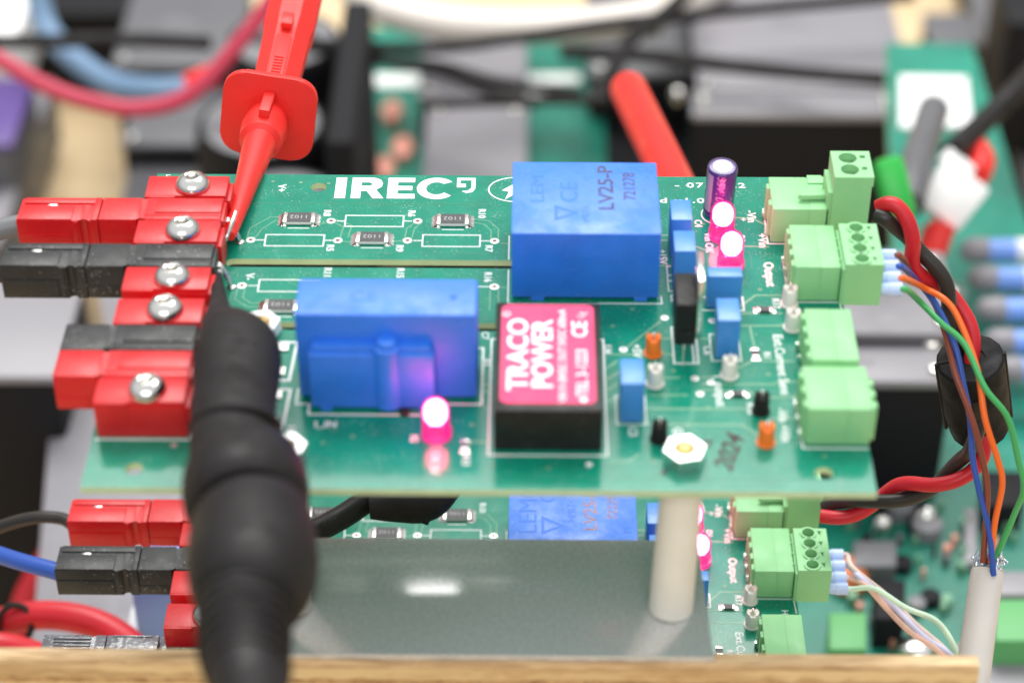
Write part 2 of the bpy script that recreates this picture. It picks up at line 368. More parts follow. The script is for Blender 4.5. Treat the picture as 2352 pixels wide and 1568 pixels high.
def small_resistor(B, cx, cy, L=2.6, W=1.2, H=0.5, rot=0, tip=None):
    xf = Matrix.Translation((cx, cy, 0)) @ Matrix.Rotation(R(rot), 4, 'Z')
    bm = bmesh.new(); box(bm, -L/2+0.5, L/2-0.5, -W/2, W/2, 0.05, H, 0.03, 0, xf)
    o = fin('chip_resistor', bm, ['chip'], B)
    for s in (-1, 1):
        bm = bmesh.new(); box(bm, s*(L/2-0.25)-0.3, s*(L/2-0.25)+0.3, -W/2-0.03, W/2+0.03, 0.02, H+0.02, 0.1, 0, xf)
        box(bm, s*(L/2+0.1)-0.45, s*(L/2+0.1)+0.45, -W/2-0.15, W/2+0.15, 0.0, 0.16, 0.07, 0, xf)
        fin('terminal', bm, 'tin', o, 50)
    return o
def ring_pad(B, x, y, r=0.78, ri=0.40, mt='pad'):
    bm = bmesh.new(); lathe(bm, (x, y, 0.004), (0, 0, 1), [(0, r), (0.05, r), (0.06, ri), (0.02, ri)], 28, 0, cap=False)
    o = fin('via_ring', bm, mt, B)
    bm = bmesh.new(); lathe(bm, (x, y, 0.006), (0, 0, 1), [(0, ri), (0.02, ri)], 24); fin('hole', bm, 'hole', o)
    return o
def film_cap(B, x0, x1, y0, y1, h, lab=None):
    bm = bmesh.new(); box(bm, x0, x1, y0, y1, 0.12, h, 0.10)
    o = fin('film_capacitor', bm, 'blue_pale', B, 40)
    if lab: o['label'] = lab
    return o
def led(B, x, y, lab):
    bm = bmesh.new()
    prof = [(0.3, 2.42), (1.25, 2.42), (1.3, 2.1), (5.2, 2.1)]+[(5.2+2.1*math.sin(a), 2.1*math.cos(a)) for a in (R(k) for k in (15, 30, 45, 60, 72, 82, 88))]
    lathe(bm, (x, y, 0), (0, 0, 1), prof, 40)
    for v in bm.verts:
        if v.co.z < 1.28 and v.co.x < x-2.15: v.co.x = x-2.15
    o = fin('indicator_led', bm, 'led_lens', B, 45); o['label'] = lab
    bm = bmesh.new()
    prof = [(2.9, 0.6), (3.2, 1.35), (3.9, 1.72), (5.1, 1.76)]+[(5.1+1.76*math.sin(a), 1.76*math.cos(a)) for a in (R(k) for k in (20, 40, 60, 75, 86))]
    lathe(bm, (x, y, 0), (0, 0, 1), prof, 28); fin('glowing_core', bm, 'led_core', o, 60)
    bm = bmesh.new()
    for s in (-0.9, 0.9): box(bm, x+s-0.2, x+s+0.2, y-0.2, y+0.2, 0.0, 2.2)
    fin('lead', bm, 'tin', o)
    return o
def test_point(B, x, y, mt, lab=None, h=3.6):
    bm = bmesh.new()
    lathe(bm, (x, y, 0.02), (0, 0, 1), [(0, 1.5), (0.25, 1.5), (0.3, 1.28), (h-0.7, 1.22), (h-0.5, 1.15), (h-0.5, 0.5), (h-1.0, 0.45)], 28)
    for v in bm.verts:
        if v.co.z > h-0.65 and abs(v.co.x-x) > 0.55: v.co.z += 0.45
    o = fin('test_point', bm, mt, B, 40)
    if lab: o['label'] = lab
    bm = bmesh.new(); c = Vector((x, y, h-0.6)); pts = []
    for k in range(13):
        a = math.pi*k/12; pts.append(c+Vector((0, 0.45*math.cos(a), 0.95*math.sin(a)+0.3)))
    tube(bm, [c+Vector((0, 0.45, -0.4))]+pts+[c+Vector((0, -0.45, -0.4))], 0.2, 8); fin('wire_loop', bm, 'tin', o, 60)
    return o
def transducer(B, x0, x1, y0, y1, h, lab):
    bm = bmesh.new(); box(bm, x0, x1, y0, y1, 0.75, h, 0.16)
    o = fin('voltage_transducer', bm, 'blue', B, 40); o['label'] = lab
    for fx in (x0+3.2, x1-4.0):
        for fy in (y0+0.02, y1-1.6):
            bm = bmesh.new(); box(bm, fx, fx+2.2, fy, fy+1.5, 0.02, 0.8, 0.05); fin('foot', bm, 'blue', o)
    return o
def header(B, x0, x1, y0, y1, h, poles, seam=None, notch=False, lab=None):
    """board-side terminal header with a seam, pins on the left side"""
    bm = bmesh.new(); s = seam or (x0+(x1-x0)*0.62)
    box(bm, x0, s-0.05, y0, y1, 0.15, h, 0.12); box(bm, s+0.05, x1, y0, y1, 0.15, h-0.04, 0.12)
    box(bm, s-0.3, s+0.3, y0+0.1, y1-0.1, 0.2, h-0.12)
    o = fin('terminal_header', bm, 'green', B, 40)
    if lab: o['label'] = lab
    for k in range(poles):
        y = y0+(y1-y0)*(k+0.5)/poles
        bm = bmesh.new(); box(bm, x0-0.55, x0+0.02, y-0.75, y+0.75, 0.25, h-0.25, 0.06); fin('rib', bm, 'green', o)
        bm = bmesh.new(); box(bm, x0-0.95, x0-0.50, y-0.35, y+0.35, 0.0, 1.3, 0.05); fin('pin', bm, 'tin', o)
    return o

# ---------------------------------------------------------------- upper circuit board
BW, BD = 119.0, 83.7
def powerpole_shell(bm, x0, x1, y0, y1, z0, z1, notch, plug=False):
    """square connector housing seen from above: outline with round pin notches, raised panels on top"""
    pts = [(x0, y0)]
    def nt(y, sgn, xs):
        out = []
        for xc in xs:
            for k in range(9):
                a = math.pi*k/8; out.append((xc-sgn*0.75*math.cos(a), y+sgn*0.62*math.sin(a)))
        return out
    pts += nt(y0, 1, sorted(notch)) + [(x1, y0), (x1, y1)] + nt(y1, -1, sorted(notch, reverse=True)) + [(x0, y1)]
    prism(bm, pts, z0, z1, bev=0.14)
def powerpole_header(B, x0, x1, y0, y1, mt, lab=None):
    bm = bmesh.new(); powerpole_shell(bm, x0, x1, y0, y1, 0.15, 6.7, [1.0])
    o = fin('connector_housing', bm, mt, B, 35)
    if lab: o['label'] = lab
    bm = bmesh.new(); box(bm, 3.2, x1-0.1, y0+2.0, y1-0.5, 6.6, 6.92, 0.1); box(bm, 1.6, x1-0.1, y0+0.15, y0+1.5, 6.6, 6.82, 0.08)
    box(bm, x1-0.02, x1+0.5, y0+0.5, y1-0.4, 1.0, 6.2, 0.12)
    fin('raised_panel', bm, mt, o, 35)
    bm = bmesh.new(); box(bm, x0-0.02, x0+5.5, y0-0.02-0.1, y0+0.3, 0.3, 2.6, 0.08); fin('side_panel', bm, mt, o, 35)
    return o
def screw_block(B, y0, y1, lab=None):
    x0, x1 = 0.8, 14.7; cy = (y0+y1)/2
    bm = bmesh.new(); box(bm, x0, x1, y0+0.35, y1-0.05, 0.1, 6.8, 0.16)
    box(bm, x0+0.02, x0+5.2, y0-0.02, y0+0.6, 0.1, 6.72, 0.14); box(bm, x0+5.0, x1-0.02, y0+0.05, y0+0.7, 0.1, 6.05, 0.1)
    box(bm, x0+5.4, x1-0.05, y1-0.5, y1+0.35, 0.4, 6.55, 0.1)
    box(bm, x1-0.05, x1+0.7, y0+0.6, y1-0.4, 0.4, 5.6, 0.12)
    o = fin('screw_block', bm, 'red', B, 35)
    if lab: o['label'] = lab
    bm = bmesh.new(); c = (8.75, cy+0.05, 6.8)
    prof = [(0.0, 3.0), (0.12, 3.02)]+[(0.12+2.1*math.sin(a), 0.5+2.52*math.cos(a)) for a in (R(k) for k in range(6, 70, 4))]
    prof += [(2.11, 1.33), (2.08, 1.27)]
    rings = lathe(bm, c, (0, 0, 1), prof, 48, cap=False)
    # hexagonal socket
    hexr = [[bm.verts.new((c[0]+1.22*f*math.cos(R(60*k+10)), c[1]+1.22*f*math.sin(R(60*k+10)), c[2]+z)) for k in range(6)] for f, z in ((1.0, 2.05), (1.0, 0.7), (0.1, 0.55))]
    for i in (0, 1):
        for k in range(6): bm.faces.new((hexr[i][k], hexr[i][(k+1) % 6], hexr[i+1][(k+1) % 6], hexr[i+1][k]))
    bm.faces.new(hexr[2])
    top = rings[-1]
    for k in range(6):
        for j in range(8):
            a = top[(k*8+j+1) % 48]; b = top[(k*8+j+2) % 48]; bm.faces.new((a, b, hexr[0][k if j < 4 else (k+1) % 6]))
        bm.faces.new((top[(k*8+5) % 48], hexr[0][(k+1) % 6], hexr[0][k]))
    me_o = fin('button_screw', bm, 'steel', o, 32)
    return o

def build_board():
    B = thing('circuit_board', (0, 0, 0), 'upper green sensor circuit board crowded with blue blocks, red connectors and glowing pink lamps', 'circuit board')
    holes = [circ(29.3, 79.7, 1.38), circ(7.5, 4.2, 1.35), circ(111.5, 4.2, 1.4), circ(88.6, 80.6, 1.3), circ(90.6, 7.1, 1.3), circ(30.5, 7.1, 1.3),
             slot(15.4, 76, 55.7, 58.0), slot(22, 33, 38.5, 40.6), rrect(42, 53, 35.4, 40.6, 1), slot(56, 76, 38.5, 40.6)]  # unseen wide middle cutout added so lamplight streaks across the metal sheet
    put('substrate', fill([(0, 0), (BW, 0), (BW, BD), (0, BD)], holes, -1.15, 0.0), ['mask', 'fr4'], B)
    # logo row
    mtx = Matrix.Translation((32.2, 76.2, 0.02)) @ Matrix.Diagonal((1, 1, 1, 1))
    def logo(name, loops, hs=(), lab=None):
        o = put(name, fill(loops, list(hs), 0.005, 0.045, False), 'silk', B)
        if lab: o['label'] = lab
        return o
    y0, y1 = 76.3, 82.75
    def q(x0, x1): return [(x0, y0), (x1, y0), (x1, y1), (x0, y1)]
    logo('lettering', q(32.3, 34.2), lab='large white letter I of the maker name')
    logo('lettering', [(35.2, y0), (36.9, y0), (36.9, 78.6), (37.9, 78.6), (39.1, y0), (41.0, y0), (39.6, 79.0), (40.5, 79.9), (40.7, 81.0), (40.3, 82.1), (39.3, 82.7), (38.5, y1), (35.2, y1)],
         [[(36.9, 80.2), (36.9, 81.3), (38.3, 81.3), (38.8, 80.9), (38.8, 80.5), (38.3, 80.2)]], 'large white letter R of the maker name')
    logo('lettering', [(41.6, y0), (46.5, y0), (46.5, 77.7), (43.4, 77.7), (43.4, 78.9), (46.0, 78.9), (46.0, 80.2), (43.4, 80.2), (43.4, 81.4), (46.4, 81.4), (46.4, y1), (41.6, y1)], lab='large white letter E of the maker name')
    C = [(50.3+3.5*math.cos(R(a)), 79.5+3.35*math.sin(R(a))) for a in range(38, 323, 10)]
    Ci = [(50.3+1.85*math.cos(R(a)), 79.5+1.95*math.sin(R(a))) for a in range(318, 41, -10)]
    logo('lettering', C+Ci, lab='large white letter C of the maker name')
    logo('lettering', [(53.9, 79.9), (55.5, 79.9), (55.5, 81.0), (54.5, 81.0), (54.5, 82.1), (56.5, 82.1), (56.5, 79.7), (55.9, 78.9), (54.8, 78.7), (55.6, 78.1), (56.7, 78.4), (57.2, 79.5), (57.2, y1+0.1), (53.9, y1+0.1)], lab='small square comma sign after the maker name')
    ex, ey = 64.4, 79.3
    put('silkscreen_outline', fill(circ(ex, ey, 4.95, 48, 3.9), [circ(ex, ey, 4.68, 48, 3.65)], 0.005, 0.045, False), 'silk', B)
    logo('logo_bolt', [(ex-1.9, 76.2), (ex-1.2, 78.6), (ex-2.5, 79.0), (ex+1.0, 82.4), (ex+0.6, 79.9), (ex+1.8, 79.6)], lab='white lightning bolt inside an oval')
    # component row
    ringpts = [(32.3, 69.3), (47.4, 69.4), (33.9, 63.5), (45.9, 63.6), (60.9, 63.6), (18.9, 63.5), (61.1, 50.5), (18.8, 50.4)]
    for x, y in ringpts: ring_pad(B, x, y)
    for x, y in [(89.2, 42.3), (82.2, 33.9), (97.0, 41.6)]: ring_pad(B, x, y, 0.66, 0.26)
    for x, y in [(93.3, 26.6), (93.9, 22.8), (95.8, 25.6)]: ring_pad(B, x, y, 0.62, 0.22)
    for a in [(34.8, 44.9, 67.7, 71.0), (48.5, 58.4, 61.9, 65.3), (21.4, 31.5, 61.8, 65.1), (21.6, 31.7, 48.8, 52.1)]: rect_line(*a, 0.22, B)
    for a in [((33.3, 69.3), (34.7, 69.3)), ((45.0, 69.4), (46.4, 69.4)), ((46.9, 63.6), (48.4, 63.6)), ((58.5, 63.6), (60.0, 63.6)), ((31.6, 63.5), (33.0, 63.5)), ((19.8, 63.5), (21.3, 63.5)), ((19.8, 50.4), (21.5, 50.4)), ((58.4, 50.5), (60.2, 50.5))]: line(a, 0.2, B)
    chip_resistor(B, 26.75, 69.4); chip_resistor(B, 39.85, 63.7); chip_resistor(B, 53.55, 69.2); chip_resistor(B, 25.9, 44.3)
    for x, y in ((26.8, 67.1), (39.9, 61.4), (53.6, 66.9), (26, 42.0)): line([(x-1.9, y), (x+1.9, y)], 0.18, B)
    for t, x, y in [('R8', 31.4, 71.7), ('R6', 46.2, 71.7), ('R5', 32.7, 61.3), ('R9', 44.6, 61.3), ('R10', 58.5, 71.8), ('R7', 59.9, 61.4), ('R16', 59.9, 53.2), ('R11', 32.8, 54.2), ('R15', 45.1, 54.2)]:
        lettering(t, (x, y, 0.02), 1.75, -90, 'silk', B, bold=0.035, sx=1.0)
    lettering('V+', (22.7, 79.3, 0.02), 2.0, -90, 'silk', B, bold=0.04); lettering('V-', (19.8, 52.9, 0.02), 2.0, -90, 'silk', B, bold=0.04)
    lettering('E', (2.0, 82.6, 0.02), 2.0, 0, 'silk', B)
    lettering('- 07/2022', (99.0, 80.9, 0.02), 2.1, 0, 'silk', B, sx=1.35, bold=0.03, space=1.15)
    lettering('Board v1.0', (90.6, 76.1, 0.02), 2.1, 0, 'silk', B, sx=1.35, bold=0.03, space=1.15)
    # silkscreen on the right and front parts
    for t, x, y, s in [('+15V', 89.6, 59.3, 1.9), ('C4', 96.2, 69.2, 1.8), ('Vin OK', 97.7, 63.5, 1.9), ('C3', 90.6, 53.2, 1.8), ('C8', 91.0, 47.7, 1.8), ('-15V', 92.0, 42.2, 1.9), ('+15V OK', 99.1, 51.5, 1.8),
                       ('-Vin', 105.6, 71.4, 2.2), ('+Vin', 107.0, 64.2, 2.2), ('D1', 103.4, 64.8, 1.6), ('Output', 107.4, 54.5, 2.3), ('R17', 107.8, 46.4, 1.7), ('Ext.Current Sens', 107.3, 30.4, 2.2), ('C6', 95.7, 33.8, 1.8), ('R1', 105.2, 32.6, 1.6),
                       ('I_output', 97.0, 23.6, 2.2), ('R18', 101.6, 19.3, 1.7), ('-Vin +Vin', 106.4, 15.4, 2.1), ('GND', 89.9, 12.2, 2.1), ('C5', 83.0, 13.6, 1.9), ('U4', 79.6, 33.9, 1.8), ('+5V', 84.3, 33.6, 2.0), ('IG', 49.4, 11.6, 1.7),
                       ('OK 5V', 52.8, 6.1, 1.8), ('R12', 57.4, 9.6, 1.6), ('R13', 57.5, 6.8, 1.6), ('R3', 60.1, 30.3, 1.6), ('C7', 59.8, 37.3, 1.6), ('R2', 30.3, 13.6, 1.6)]:
        lettering(t, (x, y, 0.02), s, -90, 'silk', B, bold=0.03)
    lettering('I_IN', (35.6, 14.8, 0.02), 2.0, 0, 'silk', B, bold=0.04)
    lettering('+', (104.2, 70.4, 0.02), 2.0, 0, 'silk', B); lettering('U', (111.4, 41.5, 0.02), 2.0, -90, 'silk', B); lettering('H3', (116.4, 42.8, 0.02), 1.8, -90, 'silk', B)
    hand = lettering('2024', (97.6, 8.7, 0.02), 4.2, 72, 'marker', B, name='handwriting', bold=0.10, shear=0.35); hand['label'] = 'hand-written black marker number beside the right nut'
    lettering('n', (94.2, 11.2, 0.02), 3.0, 75, 'marker', B, name='handwriting', bold=0.08); line([(88.0, 4.9), (87.0, 3.9)], 0.7, B, 'marker', name='handwriting')
    # outlines of the big parts
    line([(63.4, 45.9), (63.4, 55.4)], 0.2, B); line([(63.4, 58.2), (63.4, 65.2)], 0.2, B); line([(63.4, 46.1), (88.9, 46.1), (88.9, 48.2)], 0.24, B)
    line([(30.6, 23.5), (30.6, 19.7), (32.7, 19.7), (32.7, 17.2), (52.9, 17.2), (52.9, 19.9), (59.6, 19.9), (59.6, 34), (58, 34)], 0.3, B)
    rect_line(60.9, 79.0, 7.9, 36.4, 0.3, B); rect_line(90.2, 94.1, 30.4, 39.8, 0.25, B); line([(93.4, 30.4), (93.4, 39.8)], 0.25, B)
    rect_line(96.3, 101.0, 31.1, 38.0, 0.2, B); rect_line(80.6, 85.2, 15.3, 22.2, 0.2, B); rect_line(95.5, 102.4, 44.4, 48.0, 0.25, B); rect_line(90.2, 95.0, 49.6, 56.6, 0.2, B)
    line([(107.9, 73.9), (107.9, 63.3), (111.0, 63.3)], 0.28, B); line([(110.0, 47.6), (110.0, 59.0)], 0.2, B); line([(108.6, 22.0), (108.9, 10.0), (118.9, 10.0)], 0.28, B)
    line([(111.0, 46.8), (118.4, 46.8), (118.6, 43.0)], 0.22, B); line([(14.95, 10.9), (14.95, 22), (14.75, 66)], 0.22, B); line([(0.5, 11.0), (14.9, 11.0)], 0.35, B)
    for yy in (27.0, 15.0):
        line([(26.2, yy+8.2), (29.4, yy+8.2), (29.0, yy-1.5), (26.4, yy-1.5)], 0.45, B)
        for k in (0.3, 6.4):
            bm = bmesh.new(); box(bm, 26.2, 28.2, yy-0.7+k, yy+1.2+k, 0.0, 0.35, 0.1); fin('solder_pad', bm, 'pad', B)
    bm = bmesh.new(); box(bm, 99.6-2.9, 99.7+2.9, 71.2, 71.4, 0.004, 0.03); bm.free()
    put('silkscreen_outline', fill(circ(99.85, 71.9, 3.0, 40), [circ(99.85, 71.9, 2.8, 40)], 0.005, 0.035, False), 'silk', B)
    ring_pad(B, 76.2, 5.9, 0.5, 0.1, 'silk'); ring_pad(B, 12.8, 9.7, 0.5, 0.12)
    # tracks under the solder mask
    tr = [[(19.6, 64.2), (20.5, 66.8), (22.8, 69.6)], [(18.2, 64.2), (18.4, 67), (21.6, 70.4), (23.0, 70.4)], [(33.0, 68.8), (34.6, 67.5), (34.2, 64.2)], [(32.6, 70.0), (36.0, 68.0), (35.6, 64.4)],
          [(46.8, 68.8), (45.6, 67.2), (45.4, 64.4)], [(48.1, 68.8), (47.0, 67.4), (46.6, 64.4)], [(57.0, 69.2), (58.9, 68.6), (60.2, 66.8), (60.3, 64.5)], [(57.0, 70.2), (59.8, 69.6), (61.5, 67.2), (61.5, 64.5)],
          [(61.7, 63.0), (63.4, 62.8)], [(61.8, 50.4), (63.4, 50.2)], [(60.4, 49.7), (60.4, 44)], [(61.8, 49.7), (61.9, 44)], [(18.2, 49.7), (18.0, 46.6), (20.4, 44.6), (22.8, 44.6)], [(19.4, 49.6), (19.3, 47.0), (20.8, 45.6), (22.8, 45.6)],
          [(40.8, 63.4), (45, 63.4)], [(34.7, 63.2), (37.0, 63.0)], [(28.8, 68.6), (31.4, 68.6)]]
    for p in tr: line(p, 0.16, B, 'trace', 0.03, 'copper_track')
    tr2 = [[(88.4, 65.6), (91, 65.6)], [(88.4, 64.1), (91, 64.1)], [(94.6, 63.0), (98.6, 60.2)], [(96.8, 69.0), (97.4, 69.2)], [(102.6, 71.0), (105.6, 70.9), (108.0, 68.8)], [(101.5, 62.6), (108, 62.4)], [(88.6, 56.8), (91.4, 56.8)],
           [(102.0, 45.6), (104.6, 48.6), (109.0, 48.6)], [(82.9, 34.6), (88.6, 41.5)], [(79.2, 32.6), (90.2, 32.7)], [(88.0, 36.8), (90.2, 36.8)], [(94.2, 36.8), (96.0, 36.8)], [(101.0, 43.4), (104.0, 43.8), (108.8, 43.7)], [(100.5, 40.3), (108.4, 40.4), (109.4, 41.5)],
           [(103.0, 40.4), (103.4, 34.4)], [(100.0, 29.0), (102.8, 31.2), (109.4, 31.1)], [(94.4, 26.9), (97.0, 26.9)], [(94.4, 25.2), (105.6, 25.3), (106.8, 25.9), (110.0, 26.0)], [(86.6, 26.6), (91, 26.8)], [(94.2, 23.8), (98.0, 23.8)], [(101.6, 23.6), (103.6, 21.0)],
           [(86.0, 22.4), (92, 22.5)], [(103.6, 22.0), (109.0, 22.2)], [(85.2, 19.1), (101.2, 19.2), (103.2, 17.0)], [(85.2, 15.4), (100.0, 15.3), (103.4, 11.6)], [(104.4, 16.9), (109.2, 17.0)], [(79.3, 29.0), (81.2, 31.0)], [(79.3, 26.2), (81.3, 28.0), (84, 28.0)], [(79.3, 23.4), (81.0, 25.2)],
           [(79.3, 20.6), (81.0, 22.4)], [(58.2, 10.9), (61, 10.9)], [(59.4, 24.8), (61.0, 24.8)], [(59.4, 23.0), (61.0, 23.0)], [(27.5, 11.0), (32.0, 11.0)], [(108.0, 12.6), (109.2, 12.6)], [(79.2, 6.4), (82.0, 6.6), (84.0, 8.4)]]
    for p in tr2: line(p, 0.34, B, 'trace', 0.03, 'copper_track')
    for x in (4.0, 9.0, 14.0): ring_pad(B, x+17, 81.6-x*0.05, 0.32, 0.12, 'trace')
    for p in [[(18, 74.6), (60, 74.6)], [(16.2, 60.0), (62, 60.0)], [(18, 36.5), (30, 36.5)], [(79.5, 45.0), (86, 45.0), (88, 43.2)], [(66, 3.0), (112, 3.0)], [(20, 2.6), (60, 2.6)], [(104.6, 56), (104.6, 60.5), (102.6, 62.0)]]: line(p, 0.14, B, 'trace_dark', 0.02, 'copper_track')
    for x, y in [(105.5, 50.2), (84.0, 44.6), (80.6, 40.0), (99.2, 42.6), (91.5, 15.0), (95.0, 19.5), (58.2, 15.0), (61.6, 5.5), (86.0, 6.6), (70.0, 5.0), (35.5, 10.5), (40.0, 12.0), (112.0, 8.2), (105.0, 27.8), (90.0, 28.5)]: ring_pad(B, x, y, 0.36, 0.15, 'trace')
    # big parts
    t = transducer(B, 64.0, 88.3, 46.7, 67.6, 13.7, 'large blue block transducer marked LV25-P')
    Z = 13.72
    lettering('LV25-P', (79.7, 59.9, Z), 3.6, 90, 'ink', t, sx=1.25, thick=0.01, bold=0.05); lettering('721278', (83.6, 60.4, Z), 2.8, 90, 'ink', t, sx=0.97, thick=0.01, bold=0.03); lettering('>PBT<', (76.2, 52.0, Z-0.01), 1.8, 90, 'emboss', t, thick=0.012)
    put('lettering', fill([(71.0, 50.4), (75.0, 52.6), (71.0, 54.8)], [[(71.5, 51.3), (74.1, 52.6), (71.5, 53.9)]], 13.70, 13.73, False), 'emboss', t)
    lettering('CE', (73.6, 58.6, Z-0.01), 4.2, 90, 'emboss', t, sx=1.2, thick=0.012); lettering('LEM', (68.3, 59.6, Z-0.01), 3.2, 90, 'emboss', t, sx=1.5, thick=0.012)
    # second transducer with stepped front
    bm = bmesh.new(); box(bm, 31.2, 59.0, 20.8, 30.2, 0.5, 16.8, 0.5)
    t2 = fin('current_transducer', bm, 'blue', B, 40); t2['label'] = 'rounded blue block with a stepped front lit pink by the lamp'
    bm = bmesh.new(); box(bm, 33.1, 52.5, 18.1, 21.5, 0.5, 11.0, 0.45); box(bm, 33.6, 52.0, 18.9, 21.5, 9, 11.9, 0.35)
    fin('stepped_front', bm, 'blue', t2, 40)
    bm = bmesh.new(); lathe(bm, (45.2, 19.6, 0.8), (0, 0, 1), [(0, 2.4), (10.9, 2.4), (11.3, 2.2), (11.35, 1.7), (12.0, 1.65), (12.3, 1.4)], 32); fin('round_boss', bm, 'blue', t2, 40)
    for fx in (34.6, 50.0):
        bm = bmesh.new(); box(bm, fx, fx+1.8, 18.15, 19.6, 0.02, 0.6, 0.05); fin('foot', bm, 'blue', t2)
    bm = bmesh.new(); lathe(bm, (55.3, 25.4, 16.8), (0, 0, 1), [(0, 0.5), (0.12, 0.45), (0.2, 0.2)], 20); fin('injection_mark', bm, 'emboss', t2, 60)
    lettering('CE', (41.5, 25.4, 16.82), 3.6, 0, 'emboss', t2, thick=0.012)
    bm = bmesh.new(); lathe(bm, (47.7, 17.6, 0.01), (0, 0, 1), [(0, 0.85), (0.6, 0.8), (0.8, 0.5)], 24); fin('pin', bm, 'black', t2, 60)
    # converter
    bm = bmesh.new(); box(bm, 61.7, 78.2, 8.7, 35.7, 0.3, 8.15, 0.35)
    c = fin('power_converter', bm, 'black', B, 40); c['label'] = 'black box converter with a magenta label'
    put('label_plate', fill(rrect(62.6, 77.2, 10.4, 34.9, 1.3), [], 8.15, 8.2, False), 'magenta', c)
    Z = 8.22
    for tt, x, y, s, sx, bo in [('TRACO', 65.4, 22.4, 4.5, 1.17, 0.15), ('POWER', 69.2, 22.4, 4.5, 1.08, 0.15), ('VIN 9-18VDC OUT 5VDC 600mA', 72.2, 22.2, 1.75, 0.92, 0.03), ('TEL 3-1223', 75.2, 17.9, 2.5, 0.98, 0.05)]:
        lettering(tt, (x, y, Z), s, 90, 'white', c, bold=bo*0.7, sx=sx, thick=0.01)
    lettering('CE', (75.0, 28.6, Z), 3.4, 90, 'white', c, bold=0.07, thick=0.01); lettering('®', (63.5, 32.4, Z), 2.0, 90, 'white', c, thick=0.01); lettering('UL', (75.4, 32.4, Z), 1.6, 60, 'white', c, thick=0.01)
    bm = bmesh.new(); lathe(bm, (75.3, 11.4, 8.2), (0, 0, 1), [(0, 0.62), (0.02, 0.62)], 24); fin('pin_mark', bm, 'white', c)
    # film capacitors
    film_cap(B, 90.8, 94.3, 59.2, 65.2, 7.8, 'blue box capacitor, rearmost of the upright row by the LV25-P block')
    film_cap(B, 90.9, 94.4, 50.2, 56.1, 7.8, 'blue box capacitor just behind the black regulator')
    film_cap(B, 96.2, 101.8, 44.9, 47.6, 6.6, 'wide shallow blue box capacitor in front of the two lamps')
    film_cap(B, 96.9, 100.5, 31.6, 37.5, 7.8, 'blue box capacitor right of the black regulator')
    film_cap(B, 81.1, 84.7, 15.7, 21.8, 7.8, 'blue box capacitor right of the magenta label')
    # regulator
    bm = bmesh.new(); box(bm, 90.1, 93.4, 31.0, 39.6, 3.4, 11.3, 0.3); box(bm, 90.3, 93.2, 30.7, 31.2, 3.5, 6.2, 0.15)
    rg = fin('voltage_regulator', bm, 'black', B, 40); rg['label'] = 'black upright regulator with a steel tab'
    bm = bmesh.new(); box(bm, 93.45, 94.3, 31.3, 39.4, 4.2, 15.8, 0.12); fin('metal_tab', bm, 'steel', rg, 40)
    for k in range(3):
        bm = bmesh.new(); box(bm, 91.6, 92.0, 32.4+2.5*k, 33.0+2.5*k, -0.2, 3.6, 0.05); fin('leg', bm, 'tin', rg)
    # electrolytic capacitor
    ax = Vector((0.02, -0.10, 1)); bs = (99.85, 72.6, 0.3)
    bm = bmesh.new(); lathe(bm, bs, ax, [(0, 2.3), (0.15, 2.6), (0.9, 2.62), (1.1, 2.5), (1.3, 2.62), (9.6, 2.62), (10.0, 2.5), (10.15, 2.25), (10.1, 1.7)], 40)
    ec = fin('electrolytic_capacitor', bm, 'purple', B, 50); ec['label'] = 'purple sleeved can capacitor with a white top'
    bm = bmesh.new(); lathe(bm, Vector(bs)+ax.normalized()*10.09, ax, [(0, 1.68), (0.05, 1.66), (0.1, 1.5)], 36); fin('vent_top', bm, 'nylon_white', ec, 50)
    bm = bmesh.new(); x_, y_, d_ = frame(ax); rr = None
    for a in [R(200+4*k) for k in range(9)]:
        dirv = Vector((math.cos(a), math.sin(a), 0)); dirv = (dirv-d_*dirv.dot(d_)).normalized()
        row = [bm.verts.new(Vector(bs)+d_*h+dirv*2.635) for h in (1.4, 9.55)]
        if rr: bm.faces.new((rr[0], row[0], row[1], rr[1]))
        rr = row
    fin('grey_stripe', bm, 'grey_stripe', ec, 60)
    # sleeve print, wrapped on the can
    cu = bpy.data.curves.new('t', 'FONT'); cu.body = '35V100uF'; cu.size = 2.1; cu.align_x = 'CENTER'; cu.align_y = 'CENTER'; cu.shear = 0.2; cu.resolution_u = 3
    to = bpy.data.objects.new('t', cu); COL.objects.link(to); me = bpy.data.meshes.new_from_object(to.evaluated_get(bpy.context.evaluated_depsgraph_get()))
    bpy.data.objects.remove(to); bpy.data.curves.remove(cu); me.materials.clear()
    for v in me.vertices:
        a = R(262)+v.co.y/2.66; dirv = Vector((math.cos(a), math.sin(a), 0)); dirv = (dirv-d_*dirv.dot(d_)).normalized()
        v.co = Vector(bs)+d_*(5.6-v.co.x)+dirv*2.66
    put('lettering', me, 'grey_stripe', ec)
    led(B, 100.0, 65.2, 'glowing pink lamp touching the purple can, further back of the pair')
    led(B, 100.9, 56.6, 'glowing pink lamp behind the wide blue capacitor')
    led(B, 52.8, 12.3, 'glowing pink lamp in front of the stepped blue block')
    for x, y, mt, lb in [(86.9, 32.9, 'tp_orange', 'orange test point behind a white one'), (86.9, 25.2, 'tp_white', None), (98.8, 27.4, 'tp_white', None), (110.0, 46.2, 'tp_white', None), (109.9, 39.8, 'tp_white', None), (103.1, 18.6, 'rubber', 'black test point'), (87.0, 11.8, 'rubber', 'black test point behind the right nut'), (103.3, 11.2, 'tp_orange', 'orange test point near the front right corner')]:
        test_point(B, x, y, mt, lb)
    small_resistor(B, 105.8, 44.3); small_resistor(B, 103.4, 32.8, rot=90, L=2.2); small_resistor(B, 99.8, 22.6); small_resistor(B, 57.3, 9.9, rot=90, L=2.2)
    # terminal headers
    h1 = header(B, 108.3, 117.6, 63.6, 73.4, 7.0, 2, 114.7, lab='green two-way terminal header at the back right')
